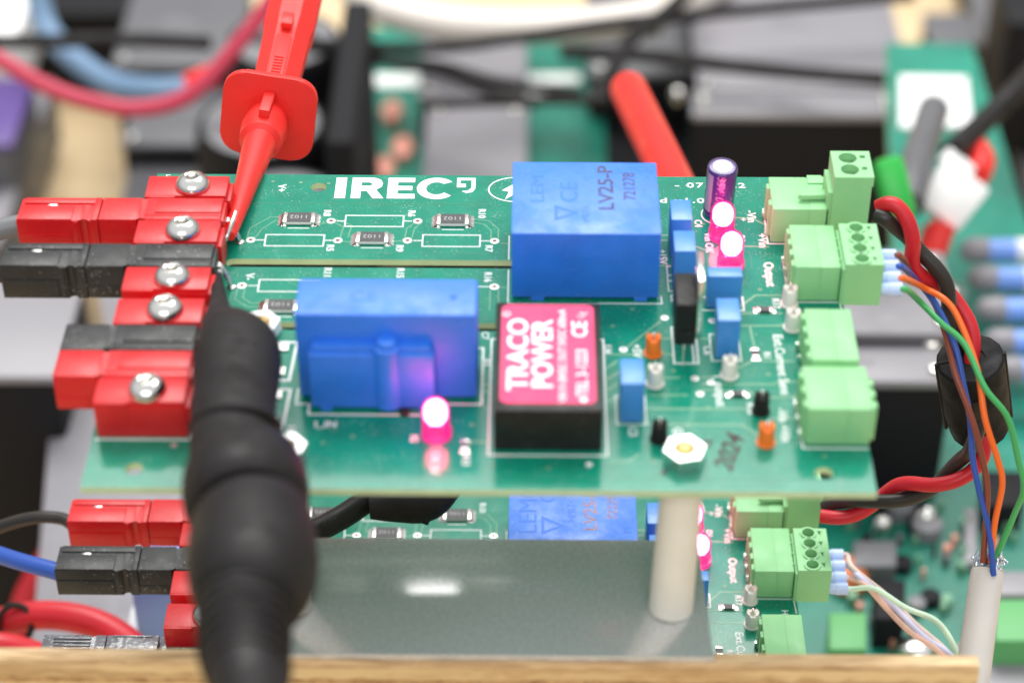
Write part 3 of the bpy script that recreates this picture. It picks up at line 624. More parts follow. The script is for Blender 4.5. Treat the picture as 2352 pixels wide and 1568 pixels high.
    bm = bmesh.new(); prism(bm, [(114.6, 63.5), (117.7, 63.5), (118.2, 64.3), (118.2, 65.6), (114.6, 65.6)], 0.3, 7.1, bev=0.08); prism(bm, [(114.9, 71.3), (118.1, 71.3), (118.1, 72.6), (117.3, 73.7), (114.9, 73.7)], 0.3, 7.25, bev=0.08)
    fin('latch_rib', bm, 'green', h1, 35)
    header(B, 110.6, 118.05, 47.1, 59.1, 7.0, 4, 114.8, lab='green four-way terminal header of the output')
    header(B, 110.9, 118.3, 22.8, 35.9, 7.0, 4, 115.0, lab='empty green terminal header, further back of the two without plugs')
    h4 = header(B, 109.2, 119.0, 10.7, 21.0, 7.2, 3, 115.4, lab='empty green terminal header with notched edge at the front')
    bm = bmesh.new()
    for y in (12.3, 15.0, 17.7): box(bm, 118.9, 119.8, y-0.7, y+0.7, 0.3, 6.9, 0.12)
    fin('keying_rib', bm, 'green', h4, 35)
    # left edge connectors
    for y0, y1, lb in [(66.6, 73.0, 'red block with a screw, at the back corner'), (53.2, 59.7, 'red block with a screw, between red and black connectors'), (40.0, 46.4, 'red block with a screw, directly in front of the upper black connector'), (31.3, 37.8, 'red block with a screw, directly behind the short black housing'), (11.5, 17.7, 'red block with a screw, nearest the front edge')]:
        screw_block(B, y0, y1, lb)
    powerpole_header(B, -6.1, 14.5, 59.9, 66.4, 'red', 'red connector housing mated with the red plug')
    powerpole_header(B, -6.1, 14.5, 46.6, 53.0, 'black_dusty', 'dusty black connector housing mated with the black plug')
    powerpole_header(B, -6.4, 14.4, 24.6, 31.1, 'black_dusty', 'short dusty black connector housing without a plug')
    powerpole_header(B, -6.4, 14.5, 18.0, 24.5, 'red', 'red connector housing without a plug')
    for y in (62.9, 50.0, 21.0):
        bm = bmesh.new(); tube(bm, spline([(14.6, y+1.0, 3.8), (15.4, y+0.8, 4.0), (16.4, y+0.2, 2.2), (17.2, y-0.2, 0.1)], 5), 0.42, 10)
        bmesh.ops.create_icosphere(bm, subdivisions=2, radius=0.7, matrix=Matrix.Translation((17.2, y-0.2, 0.1)) @ Matrix.Diagonal((1.3, 1, 0.6, 1)))
        bmesh.ops.create_icosphere(bm, subdivisions=2, radius=0.65, matrix=Matrix.Translation((15.1, y+0.9, 3.9)) @ Matrix.Diagonal((1.2, 1, 0.8, 1)))
        fin('soldered_lug', bm, 'tin', B, 70)
    return B
board = build_board()

# ---------------------------------------------------------------- lower circuit board: a copy, further down
OFF = Vector((-0.75, 8.0, -77.1))
SKIP = {'handwriting', 'power_converter', 'current_transducer', 'voltage_regulator', 'electrolytic_capacitor', 'logo_bolt'}
def kids(o): return [c for c in bpy.data.objects if c.parent == o]
def copy_tree(o, parent=None, skip=()):
    c = o.copy(); COL.objects.link(c); c.parent = parent; ORG[c] = ORG[o]
    for ch in kids(o):
        if ch.name.split('.')[0] in skip: continue
        copy_tree(ch, c, skip)
    return c
def too_far_left_or_front(o):
    if o.type != 'MESH' or o.name.startswith('substrate'): return False
    bb = [Vector(b)/S for b in o.bound_box]; x = sum(b.x for b in bb)/8; y = sum(b.y for b in bb)/8
    if o.name.startswith(('connector_housing', 'screw_block')): return y < 30
    return y < 42 and x < 96 or y > 72 and x < 95 or y < 26
low = board.copy(); COL.objects.link(low); low.location = OFF*S; ORG[low] = OFF
tag(low, 'lower green circuit board half hidden under the metal sheet and upper board', 'circuit board')
for ch in kids(board):
    if ch.name.split('.')[0] in SKIP or too_far_left_or_front(ch): continue
    copy_tree(ch, low, skip=('lettering',) if ch.name.startswith('voltage_transducer') else ())
t = [c for c in kids(low) if c.name.startswith('voltage_transducer')][0]
t['label'] = 'pale blue block transducer with brown LV25 print, cut off by the metal sheet'
ORG[t] = OFF
def low_text(s, x, y, size, mt, sx=1.0, bold=0.0): lettering(s, Vector((x, y, 13.72))+OFF, size, 90, mt, t, sx=sx, thick=0.012, bold=bold)
low_text('LEM®', 67.8, 57.0, 5.0, 'emboss', 1.15); low_text('CE', 71.6, 61.0, 4.2, 'emboss'); low_text('>PBT<', 76.0, 56.4, 2.2, 'emboss', 1.1)
low_text('LV25-P', 79.6, 56.6, 3.5, 'ink_brown', 1.15, 0.03); low_text('722293', 83.8, 58.0, 2.7, 'ink_brown'); low_text('M', 86.4, 51.0, 2.2, 'emboss')
me = fill([(70.2, 49.6), (74.6, 52.2), (70.2, 54.8)][::1], [[(70.75, 50.6), (73.6, 52.2), (70.75, 53.8)]], 13.70, 13.73, False); me.transform(Matrix.Translation(OFF)); put('lettering', me, 'emboss', t)

# ---------------------------------------------------------------- cable plugs on the left
def power_plug(x0, x1, y0, y1, zb, mt, cable_mt, path, label, group, cr=1.75):
    t = thing('power_plug', ((x0+x1)/2, (y0+y1)/2, zb), label, 'power connector', group)
    bm = bmesh.new(); powerpole_shell(bm, x0, x1-0.12, y0, y1, zb+0.1, zb+6.55, [x1-2.5])
    o = fin('housing', bm, mt, t, 35)
    bm = bmesh.new()
    L = x1-x0
    box(bm, x0+0.1, x1-4.6, y0+0.1, y1-2.5, zb+6.45, zb+6.75, 0.07); box(bm, x0+0.6, x1-0.2, y1-1.6, y1-0.05, zb+6.45, zb+6.78, 0.07)
    box(bm, x1-1.3, x1-0.15, y0-0.05, y1+0.05, zb+0.2, zb+6.8, 0.1)
    fin('raised_panel', bm, mt, o, 35)
    bm = bmesh.new(); box(bm, x0+0.3, x1-4.8, y0-0.22, y0+0.1, zb+0.3, zb+3.9, 0.08); box(bm, x1-4.3, x1-3.6, y0-0.18, y0+0.1, zb+0.3, zb+6.4, 0.08)
    fin('side_panel', bm, mt, o, 35)
    bm = bmesh.new(); box(bm, x0+4.6, x0+6.4, y1-2.35, y1-1.75, zb+6.2, zb+6.75, 0.2); fin('spring_tip', bm, 'tin', t, 50)
    bm = bmesh.new(); tube(bm, spline(path, 10), cr, 18); fin('cable', bm, cable_mt, t, 60)
    return t
G = 'two-part power plugs'
power_plug(-20.0, -6.1, 59.7, 66.2, 0, 'red', 'wire_grey', [(-17, 63, 3.2), (-21, 63, 3.0), (-26, 62, 2.0), (-34, 60, -1), (-60, 52, -30), (-110, 30, -110), (-180, 0, -277)], 'red power plug on a grey cable, mated at the upper board', G, 1.9)
power_plug(-20.3, -6.1, 46.5, 52.9, 0, 'black_dusty', 'wire_black', [(-18, 49.6, 3.2), (-22, 49.6, 3), (-30, 49, 1), (-52, 42, -20), (-90, 20, -100), (-150, -20, -277)], 'black power plug mated at the upper board, reaching the picture edge', G)
a = PD(155, 1186, 424)
zl = OFF.z
def lowplug(u0, u1, vb, vf, z, mt, cm, path, label, cr):
    p = PZ(u0, vf, z+6.7); y0 = (59.7 if vb < 1200 else 46.5)+OFF.y
    return power_plug(p.x, -6.12+OFF.x, y0, y0+6.5, z, mt, cm, path, label, G, cr)
lowplug(155, 322, 1133, 1188, zl, 'red', 'wire_black', [PZ(175, 1212, zl+3.2), PZ(140, 1190, zl+3), PZ(70, 1190, zl+2), PZ(-30, 1222, zl-4), PZ(-160, 1290, zl-14), PZ(-400, 1420, zl-70), PZ(-800, 1500, -277)], 'red power plug on a thin black cable, just under the upper board', 1.25)
lowplug(128, 303, 1243, 1292, zl, 'black_dusty', 'wire_blue', [PZ(160, 1325, zl+3.0), PZ(125, 1310, zl+3), PZ(50, 1290, zl+2), PZ(-40, 1262, zl-1), PZ(-180, 1222, zl-8), PZ(-400, 1190, zl-70), PZ(-800, 1150, -277)], 'black power plug on a blue cable', 1.7)
# two unplugged housings lying low behind the wooden ledge
for u0, u1, lb in ((90, 358, 'scuffed clear-black connector pair lying behind the wooden ledge'), (364, 470, 'scuffed clear-black connector beside the black test clip')):
    z = zl-4
    p = PZ(u0, 1500, z+6); q2 = PZ(u1, 1500, z+6)
    t = thing('power_plug', (p.x, p.y, z), lb, 'power connector', 'scuffed connectors behind the ledge')
    yb = PZ(u0, 1456, z+6).y
    bm = bmesh.new(); xm = p.x+(q2.x-p.x)*0.55
    powerpole_shell(bm, p.x, xm-0.1, yb-6.4, yb, z, z+6.0, [xm-2.5]); powerpole_shell(bm, xm+0.1, q2.x, yb-6.4, yb, z, z+6.0, [xm+2.5])
    fin('housing', bm, 'smoky', t, 35)
    bm = bmesh.new()
    for k in range(5): box(bm, p.x+2+0.1*k, p.x+9, yb-1.2-0.9*k, yb-0.8-0.9*k, z+5.9, z+6.25, 0.08)
    box(bm, xm+1.2, q2.x-1.2, yb-0.5, yb-0.2, z+5.9, z+6.2, 0.06)
    fin('raised_panel', bm, 'smoky', t, 35)

# ---------------------------------------------------------------- stand-offs, metal sheet, wooden ledge
PLZ = -28.5
def hexring(bm, c, r, z0, z1, ri, ang=0, mi=0):
    o = [(c[0]+r*math.cos(R(60*k+ang)), c[1]+r*math.sin(R(60*k+ang))) for k in range(6)]
    return fill(o, [circ(c[0], c[1], ri, 24)], z0, z1, False)
def standoff(x, y, label, post=True, zt=0.0, lean=-0.9):
    t = thing('standoff', (x, y, PLZ), label, 'stand-off', 'nylon stand-offs and nuts of the upper board')
    me = hexring(None, (x, y), 3.35, zt+0.05, zt+2.4, 1.66, 12)
    b2 = bmesh.new(); b2.from_mesh(me); bpy.data.meshes.remove(me)
    top = [e for e in b2.edges if all(v.co.z > zt+2.2 for v in e.verts) and len(e.link_faces) == 2 and e.calc_face_angle(0) > 1]
    bmesh.ops.bevel(b2, geom=top, offset=0.3, segments=3, affect='EDGES')
    fin('nut', b2, 'nutsteel' if post else 'nylon_white', t, 35)
    bm = bmesh.new(); lathe(bm, (x, y, zt-1), (0, 0, 1), [(0, 1.6), (2.9, 1.6), (3.5, 1.35), (3.85, 0.6)], 24); fin('thread_end', bm, 'brass', t, 50)
    if post:
        base = Vector((x+lean, y-3.2, PLZ)); top_ = Vector((x, y, -1.4)); d = top_-base
        bm = bmesh.new(); lathe(bm, base, d, [(0.02, 3.4), (0.5, 3.55), (d.length-0.05, 3.2)], 40); fin('post', bm, 'nylon', t, 40)
    return t
standoff(90.6, 7.1, 'ivory post with a white nut, standing on the metal sheet in full view')
standoff(30.2, 7.1, 'white nut and post largely behind the black test clip at the front')
t = standoff(23.3, 37.6, 'white nut on the board beside the left end of the second slot', post=False)

p1, p2 = PZ(1600, 1240, PLZ), PZ(1640, 1502, PLZ)
sheet = thing('metal_sheet', (60, 5, PLZ), 'flat dull metal sheet under the front of the upper board, carrying the ivory post', 'metal sheet')
bm = bmesh.new(); xl = PZ(665, 1240, PLZ).x
prism(bm, [(xl, p2.y-0.6), (p2.x, p2.y-0.6), (p1.x+0.1, p1.y), (xl, p1.y)], PLZ-1.2, PLZ, bev=0.15)
fin('sheet_face', bm, 'plate', sheet, 30)

WZ = -29.5
ledge = thing('wooden_ledge', (50, p2.y-2, WZ), 'cut plywood edge running along the bottom, with light and dark layers', 'wooden ledge')
q1 = PZ(2245, 1503, WZ)
yf = q1.y-2.3
zc = WZ; k = 0
for th, mt_, inset in ((1.3, 'ply_mid', 0.0), (2.6, 'ply_light', 0.2), (1.2, 'ply_dark', 0.1), (4.5, 'ply_light', 0.3), (3, 'ply_dark', 0.05), (8, 'ply_light', 0.2)):
    bm = bmesh.new(); n = 120; x0 = -80; x1 = q1.x+0.25*k*0.3
    f = []; 
    for i in range(n+1):
        x = x0+(x1-x0)*i/n
        wob = 0.25*math.sin(x*0.9+k*2)+0.18*math.sin(x*2.3+k)+random.uniform(-0.16, 0.16)
        f.append((x, yf-inset+wob*0.5))
    ring = f+[(x1, yf+14), (x0, yf+14)] if False else f+[(x1, q1.y), (x0, q1.y)]
    prism(bm, ring, zc-th+0.02, zc, bev=0.0)
    if k == 0:
        for v in bm.verts:
            if v.co.z > zc-0.1: v.co.z += random.uniform(-0.22, 0.12)
    fin('plywood_layer', bm, mt_, ledge); zc -= th; k += 1

# ---------------------------------------------------------------- plugs with screws, right
def screw_plug(y0, y1, z0, z1, n, label, x0=118.35, x1=125.0, off=Vector((0, 0, 0)), tall=False, skew=0.0):
    t = thing('screw_terminal_plug', Vector(((x0+x1)/2, (y0+y1)/2, z0))+off, label, 'terminal plug', 'green screw terminal plugs')
    holes = []; ys = [y0+(y1-y0)*(k+0.5)/n for k in range(n)]
    if tall: ys = [y0+(y1-y0)*f for f in (0.30, 0.74)]
    r = 1.55 if tall else 1.15
    for y in ys:
        holes.append(circ(x0+2.75, y, r)); hx = x1-1.35
        holes.append([(hx-0.45, y-0.1), (hx-0.45, y+0.8), (hx+0.45, y+0.8), (hx+0.45, y-0.1)] if tall else [(hx-0.5, y+0.7), (hx+0.45, y+0.7), (hx+0.1, y+0.1), (hx+0.1, y-0.6)])
    me = fill([(x0, y0), (x1, y0), (x1, y1), (x0, y1)], holes, z1-1.9, z1, False); me.transform(Matrix.Translation(off))
    o = put('top_face', me, 'green', t)
    bm = bmesh.new()
    if tall:
        prism(bm, [(x0, y0+0.03), (x1-0.25, y0+0.03), (x1-0.25, y1-0.03), (x0, y1-0.03)], z0, z1-1.9)
        prism(bm, [(x0-0.75, y0+0.5), (x0, y0+0.5), (x0, y1-0.5), (x0-0.75, y1-0.5)], z0, z1-3.5)
    else:
        prism(bm, [(x0, y0+0.03), (x1-0.03, y0+0.03), (x1-0.03, y1-0.03), (x0, y1-0.03)], z0, z1-1.9)
        prism(bm, [(x0-0.4, y0+0.2), (x0, y0+0.2), (x0, y1-0.2), (x0-0.4, y1-0.2)], z0, z1-1.2)
        for k in range(n-1): 
            y = y0+(y1-y0)*(k+1)/n; prism(bm, [(x0-0.7, y-0.12), (x0-0.3, y-0.12), (x0-0.3, y+0.12), (x0-0.7, y+0.12)], z0, z1-1.0)
    bmesh.ops.translate(bm, vec=off, verts=bm.verts)
    fin('plug_body', bm, 'green', t, 30)
    for y in ys:
        bm = bmesh.new()
        lathe(bm, Vector((x0+2.75, y, z1-1.85))+off, (0, 0, 1), [(0, r*0.93), (0.45, r*0.9), (0.6, r*0.7)], 24)
        sc = fin('screw', bm, 'steel', t, 40)
        bm = bmesh.new(); box(bm, x0+2.75-r*0.85, x0+2.75+r*0.85, y-0.14, y+0.14, z1-1.24, z1-1.22, 0, 0, None)
        bmesh.ops.rotate(bm, cent=(x0+2.75, y, z1), matrix=Matrix.Rotation(R(30), 3, 'Z'), verts=bm.verts); bmesh.ops.translate(bm, vec=off, verts=bm.verts); fin('screw_slot', bm, 'mod_black', sc)
        if not tall:
            me = fill(circ(x0+2.75, y, r+0.42), [circ(x0+2.75, y, r+0.02)], z1-0.1, z1+0.28, False); me.transform(Matrix.Translation(off)); put('screw_rim', me, 'green', t)
    if tall:
        bm = bmesh.new(); yc = (y0+y1)/2
        prism(bm, [(x0-5.4, yc-0.9), (x0-4.6, yc-1.1), (x0+0.2, yc-0.9), (x0+0.2, yc+0.9), (x0-3.9, yc+0.7)], 7.4, 8.3, bev=0.15)
        bmesh.ops.translate(bm, vec=off, verts=bm.verts); fin('latch_arm', bm, 'green', t, 35)
    return t
Z3 = Vector((0, 0, 0))
screw_plug(63.0, 71.0, 0.06, 14.0, 2, 'tall green plug with two screw holes at the back corner', 118.1, 124.7, tall=True)
screw_plug(46.0, 57.6, 0.06, 8.35, 4, 'green plug with four screw holes, upper one of the two', 118.6, 124.9)
screw_plug(63.0, 71.0, 0.06, 12.0, 2, 'green plug on the lower board hidden halfway by the upper board', 118.1, 124.7, off=OFF, tall=True)
screw_plug(46.0, 57.6, 0.06, 8.35, 4, 'green plug with four screw holes, on the lower board', 118.6, 124.9, off=OFF)

# ---------------------------------------------------------------- signal wires
def wire_set(name, label, group, starts, paths, mats, r, fx, jacket=None):
    t = thing(name, starts[0], label, 'signal wires', group)
    for s, p, mt_ in zip(starts, paths, mats):
        s = Vector(s)
        bm = bmesh.new(); lathe(bm, s, (1, 0, 0), [(0, 0.85), (0.5, 1.05), (1.4, 1.12), (1.45, 1.22), (3.7, 1.22), (3.75, 0.9)], 18)
        f = fin('ferrule', bm, 'ferrule', t, 40)
        bm = bmesh.new(); tube(bm, spline([s+Vector((3.2, 0, 0)), s+Vector((4.6, 0, -0.1))]+p, 8), r, 10); fin('wire', bm, mt_, t, 60)
    return t
st = [(124.8, 55.9, 2.9), (124.8, 53.0, 2.8), (124.8, 50.1, 2.6), (124.8, 47.3, 2.4)]
pa = [[PD(2100, 635, 381), PD(2148, 700, 380), PD(2175, 780, 378), PD(2195, 860, 376), PD(2232, 960, 376), PD(2258, 1060, 378), PD(2268, 1130, 380), PD(2262, 1230, 384), PD(2258, 1290, 386)],
      [PD(2110, 650, 380), PD(2150, 700, 379), PD(2192, 790, 377), PD(2212, 880, 377), PD(2228, 960, 378), PD(2234, 1050, 379), PD(2250, 1130, 380), PD(2272, 1220, 383), PD(2282, 1320, 385)],
      [PD(2120, 660, 377), PD(2172, 690, 376), PD(2205, 740, 375), PD(2245, 850, 374), PD(2262, 960, 374), PD(2290, 1050, 376), PD(2302, 1110, 378), PD(2285, 1200, 382), PD(2275, 1290, 386)],
      [PD(2110, 690, 376), PD(2160, 740, 375), PD(2215, 790, 374), PD(2262, 890, 373), PD(2315, 960, 374), PD(2340, 1060, 377), PD(2352, 1120, 379), PD(2330, 1180, 383), PD(2285, 1285, 387)]]
wire_set('signal_cable', 'brown, blue, orange and green wires falling from the upper four-way plug', 'bundles of four thin wires', st, pa, ['wire_brown', 'wire_blue', 'wire_orange', 'wire_green'], 0.56, 0)
st2 = [Vector(s)+OFF for s in st]
pb = [[PD(1960, 1305, 415), PD(2040, 1370, 415), PD(2100, 1430, 414), PD(2170, 1490, 413), PD(2200, 1530, 412)],
      [PD(1975, 1325, 414), PD(2050, 1390, 414), PD(2120, 1460, 413), PD(2180, 1500, 412), PD(2210, 1540, 412)],
      [PD(1990, 1345, 413), PD(2040, 1400, 413), PD(2090, 1450, 413), PD(2150, 1490, 412), PD(2190, 1530, 412)],
      [PD(2010, 1352, 412), PD(2080, 1395, 412), PD(2150, 1425, 411), PD(2190, 1480, 410), PD(2203, 1530, 410)]]
wire_set('signal_cable', 'four pale wires with coloured stripes leaving the lower four-way plug', 'bundles of four thin wires', st2, pb, ['wire_tan', 'wire_lilac', 'wire_pink', 'wire_mint'], 0.55, 0)
# jacketed cable standing up at the right, wires go into it
ca, cb = PD(2268, 1310, 388), PD(2222, 1640, 380)
t = thing('jacketed_cable', cb, 'thick beige cable end with bare shield that takes the four wires', 'cable')
bm = bmesh.new(); ax = (cb-ca)
lathe(bm, ca, ax, [(0.3, 2.4), (0.0, 2.75), (0.3, 2.9), (ax.length+10, 3.1)], 32, cap=False); fin('jacket', bm, 'jacket', t, 50)
bm = bmesh.new(); lathe(bm, ca+ax.normalized()*1.2, -ax, [(0, 2.6), (0.8, 2.5), (1.6, 1.2)], 24); fin('filler', bm, 'foil', t, 60)
bm = bmesh.new(); x_, y_, d_ = frame(-ax)
for k in range(26):
    a = k*2.4; rr = 1.1+1.5*((k*7) % 10)/10; c0 = ca+(x_*math.cos(a)+y_*math.sin(a))*rr
    tube(bm, spline([c0-d_*0.8, c0+d_*(1.6+0.45*(k % 5))+x_*0.5*math.cos(k*3)+y_*0.4*math.sin(k*5), c0+(x_*math.cos(a)+y_*math.sin(a))*(0.6+0.25*(k % 4))+d_*(1.4+0.3*(k % 3))], 4), 0.2+0.1*(k % 4), 6)
for k in range(9):
    a = k*0.7+0.3; c0 = ca+(x_*math.cos(a)+y_*math.sin(a))*2.2
    bmesh.ops.create_icosphere(bm, subdivisions=1, radius=0.75, matrix=Matrix.Translation(c0+d_*0.4) @ Matrix.Diagonal((1, 0.7, 1.2, 1)))
fin('bare_shield', bm, 'foil', t, 70)
tc = ca
# ---------------------------------------------------------------- twisted supply pair and ferrite
def twist(path, rad, pitch, ph):
    P = spline(path, 14); out = []; s = 0; x = None
    for i, p in enumerate(P):
        d = (P[min(i+1, len(P)-1)]-P[max(i-1, 0)]).normalized()
        if x is None: x, y, _ = frame(d)
        x = (x-d*x.dot(d)).normalized(); y = d.cross(x)
        if i: s += (P[i]-P[i-1]).length
        e = min(1, s/5+0.5)
        a = ph+2*math.pi*s/pitch; out.append(p+(x*math.cos(a)+y*math.sin(a))*rad*e)
    return out
t = thing('twisted_pair', (124.7, 67, 5), 'thick twisted red and black wires running through the black ferrite', 'twisted wires')
up_path = [PD(2012, 486, 374), PD(2048, 490, 373), PD(2085, 540, 375), PD(2110, 600, 378), PD(2165, 655, 381), PD(2195, 720, 383), PD(2222, 790, 385), PD(2238, 900, 388), PD(2245, 1010, 391), PD(2228, 1060, 394), PD(2150, 1110, 398), PD(2050, 1135, 404), PD(1960, 1165, 409), PD(1890, 1175, 412)]
for mt_, ph in (('wire_red', 0.4), ('wire_black', 0.4+math.pi)):
    bm = bmesh.new(); tube(bm, twist(up_path, 1.45, 26, ph), 1.36, 16); fin('wire', bm, mt_, t, 60)
fa, fb = PD(2228, 822, 384), PD(2250, 985, 398)
t = thing('ferrite_core', fb, 'black clip-on ferrite barrel around the red and black twisted wires', 'ferrite core')
bm = bmesh.new(); axv = fb-fa
lathe(bm, fa, axv, [(0.0, 2.6), (0.0, 5.6), (0.35, 6.0), (axv.length*0.7, 6.0), (axv.length*0.97, 5.3), (axv.length, 4.6), (axv.length, 2.6)], 16, cap=False)
for f in bm.faces: f.smooth = False
fin('shell', bm, 'ferrite', t, 28)
bm = bmesh.new(); x_, y_, d_ = frame(axv)
for s_, o_ in ((1, 0.1), (-1, 0.1)):
    tube(bm, [fa+d_*0.1-x_*5.6*s_*0+y_*0+x_*6.0*s_, fa+d_*(axv.length*0.9)+x_*5.9*s_], 0.35, 6)
tube(bm, [fa-d_*0.05+x_*2.7, fa-d_*0.05+x_*5.7], 0.22, 6)
fin('hinge_line', bm, 'rubber', t, 40)
bm = bmesh.new()
side = Vector((0, -1, 0)); side = (side-d_*side.dot(d_)).normalized(); sx = d_.cross(side)
mtx = Matrix((sx, side, d_)).transposed().to_4x4(); mtx.translation = fa+d_*axv.length*0.42+side*5.75
box(bm, -1.0, 1.0, -0.3, 0.5, -3.4, 3.4, 0.15, 0, mtx); fin('snap_tab', bm, 'black', t, 35)
bm = bmesh.new(); lathe(bm, fa+d_*0.3, d_, [(0, 2.7), (axv.length-0.6, 2.7)], 20); fin('core', bm, 'mod_black', t, 40)

# ---------------------------------------------------------------- red and black test clips
def plate_rr(bm, c, xv, yv, zv, w_, h_, r, th):
    pts = rrect(-w_/2, w_/2, -h_/2, h_/2, r, 8)
    a = [bm.verts.new(c+xv*x+yv*y-zv*th/2) for x, y in pts]; b = [bm.verts.new(c+xv*x+yv*y+zv*th/2) for x, y in pts]
    f1 = bm.faces.new(a[::-1]); f2 = bm.faces.new(b)
    for i in range(len(pts)): bm.faces.new((a[i], a[(i+1) % len(pts)], b[(i+1) % len(pts)], b[i]))
    bmesh.ops.bevel(bm, geom=list(f1.edges)+list(f2.edges), offset=0.35, segments=3, affect='EDGES', profile=0.5)
def red_clip():
    T = PZ(531, 532, 3.0); G_ = PD(617, 265, 408); E_ = PD(695, -60, 446)
    d = (G_-T).normalized(); Lg = (G_-T).length
    up = Vector((0, 0, 1)); up = (up-d*up.dot(d)).normalized(); rx = up.cross(d) if False else d.cross(up)
    t = thing('test_clip', T, 'red hook test clip with a rounded square guard, gripping the lug behind the red connector', 'test clip', 'hook test clips')
    bm = bmesh.new(); lathe(bm, T, d, [(-1.5, 0.9), (0, 1.15), (Lg*0.35, 2.0), (Lg*0.62, 2.75), (Lg*0.74, 3.0), (Lg*0.76, 3.9), (Lg*0.86, 4.3), (Lg*0.95, 3.9), (Lg, 3.6)], 36)
    fin('nose_cone', bm, 'clipred', t, 40)
    bm = bmesh.new()
    # guard is square to the axis
    # find roll so that its edges lie as in the photograph
    ra = R(-8); xv = (rx*math.cos(ra)+up*math.sin(ra)); yv = (-rx*math.sin(ra)+up*math.cos(ra))
    plate_rr(bm, G_, xv, yv, d, 17.6, 17.0, 4.0, 1.5)
    g = fin('guard', bm, 'clipred', t, 40)
    bm = bmesh.new(); lathe(bm, G_-d*0.95, d, [(0, 4.7), (0.25, 4.7)], 40); lathe(bm, G_-d*1.0, d, [(-0.02, 4.2), (0.25, 4.2)], 40); fin('collar', bm, 'clipred', g, 40)
    # finger slider on the near side
    mtx = Matrix((xv, yv, d)).transposed().to_4x4(); mtx.translation = T
    bm = bmesh.new(); box(bm, -1.0, 1.0, 3.2, 5.6, Lg*0.80, Lg+2, 0.25, 0, mtx); fin('slider', bm, 'clipred', t, 35)
    d2 = (E_-G_).normalized(); L2 = (E_-G_).length
    x2 = (xv-d2*xv.dot(d2)).normalized(); y2 = d2.cross(x2); 
    if y2.z < 0: y2 = -y2
    m2 = Matrix((x2, y2, d2)).transposed().to_4x4(); m2.translation = G_
    bm = bmesh.new()
    prf = [(0.6, 4.6), (L2*0.25, 4.6), (L2*0.5, 4.9), (L2*0.55, 5.3), (L2, 5.3)]
    lathe(bm, G_, d2, prf, 8, ell=(1, 1), side=x2*math.cos(R(22.5))+y2*math.sin(R(22.5)))
    b = fin('barrel', bm, 'clipred', t, 25)
    bm = bmesh.new(); box(bm, -1.5, 1.5, 3.6, 4.9, 0.7, L2*0.40, 0.2, 0, m2); box(bm, -1.1, 1.1, 4.7, 5.8, 3.0, 5.5, 0.25, 0, m2); box(bm, -1.1, 1.1, 4.7, 6.2, L2*0.44, L2*0.52, 0.25, 0, m2); fin('slide_rail', bm, 'clipred', b, 35)
    bm = bmesh.new()
    for k in range(7): box(bm, -0.9, 0.9, 4.85, 5.15, 6.2+1.0*k, 6.6+1.0*k, 0.05, 0, m2)
    fin('grip_rib', bm, 'clipred', b, 35)
    # wire hook
    bm = bmesh.new(); h = Vector((15.4, 62.0, 2.6))
    tube(bm, spline([PZ(541, 488, 5.2), PZ(534, 508, 4.9), PZ(524, 535, 4.0), PZ(517, 553, 2.8), PZ(513, 549, 1.6)], 6), 0.36, 10); fin('hook', bm, 'steel', t, 60)
red_clip()

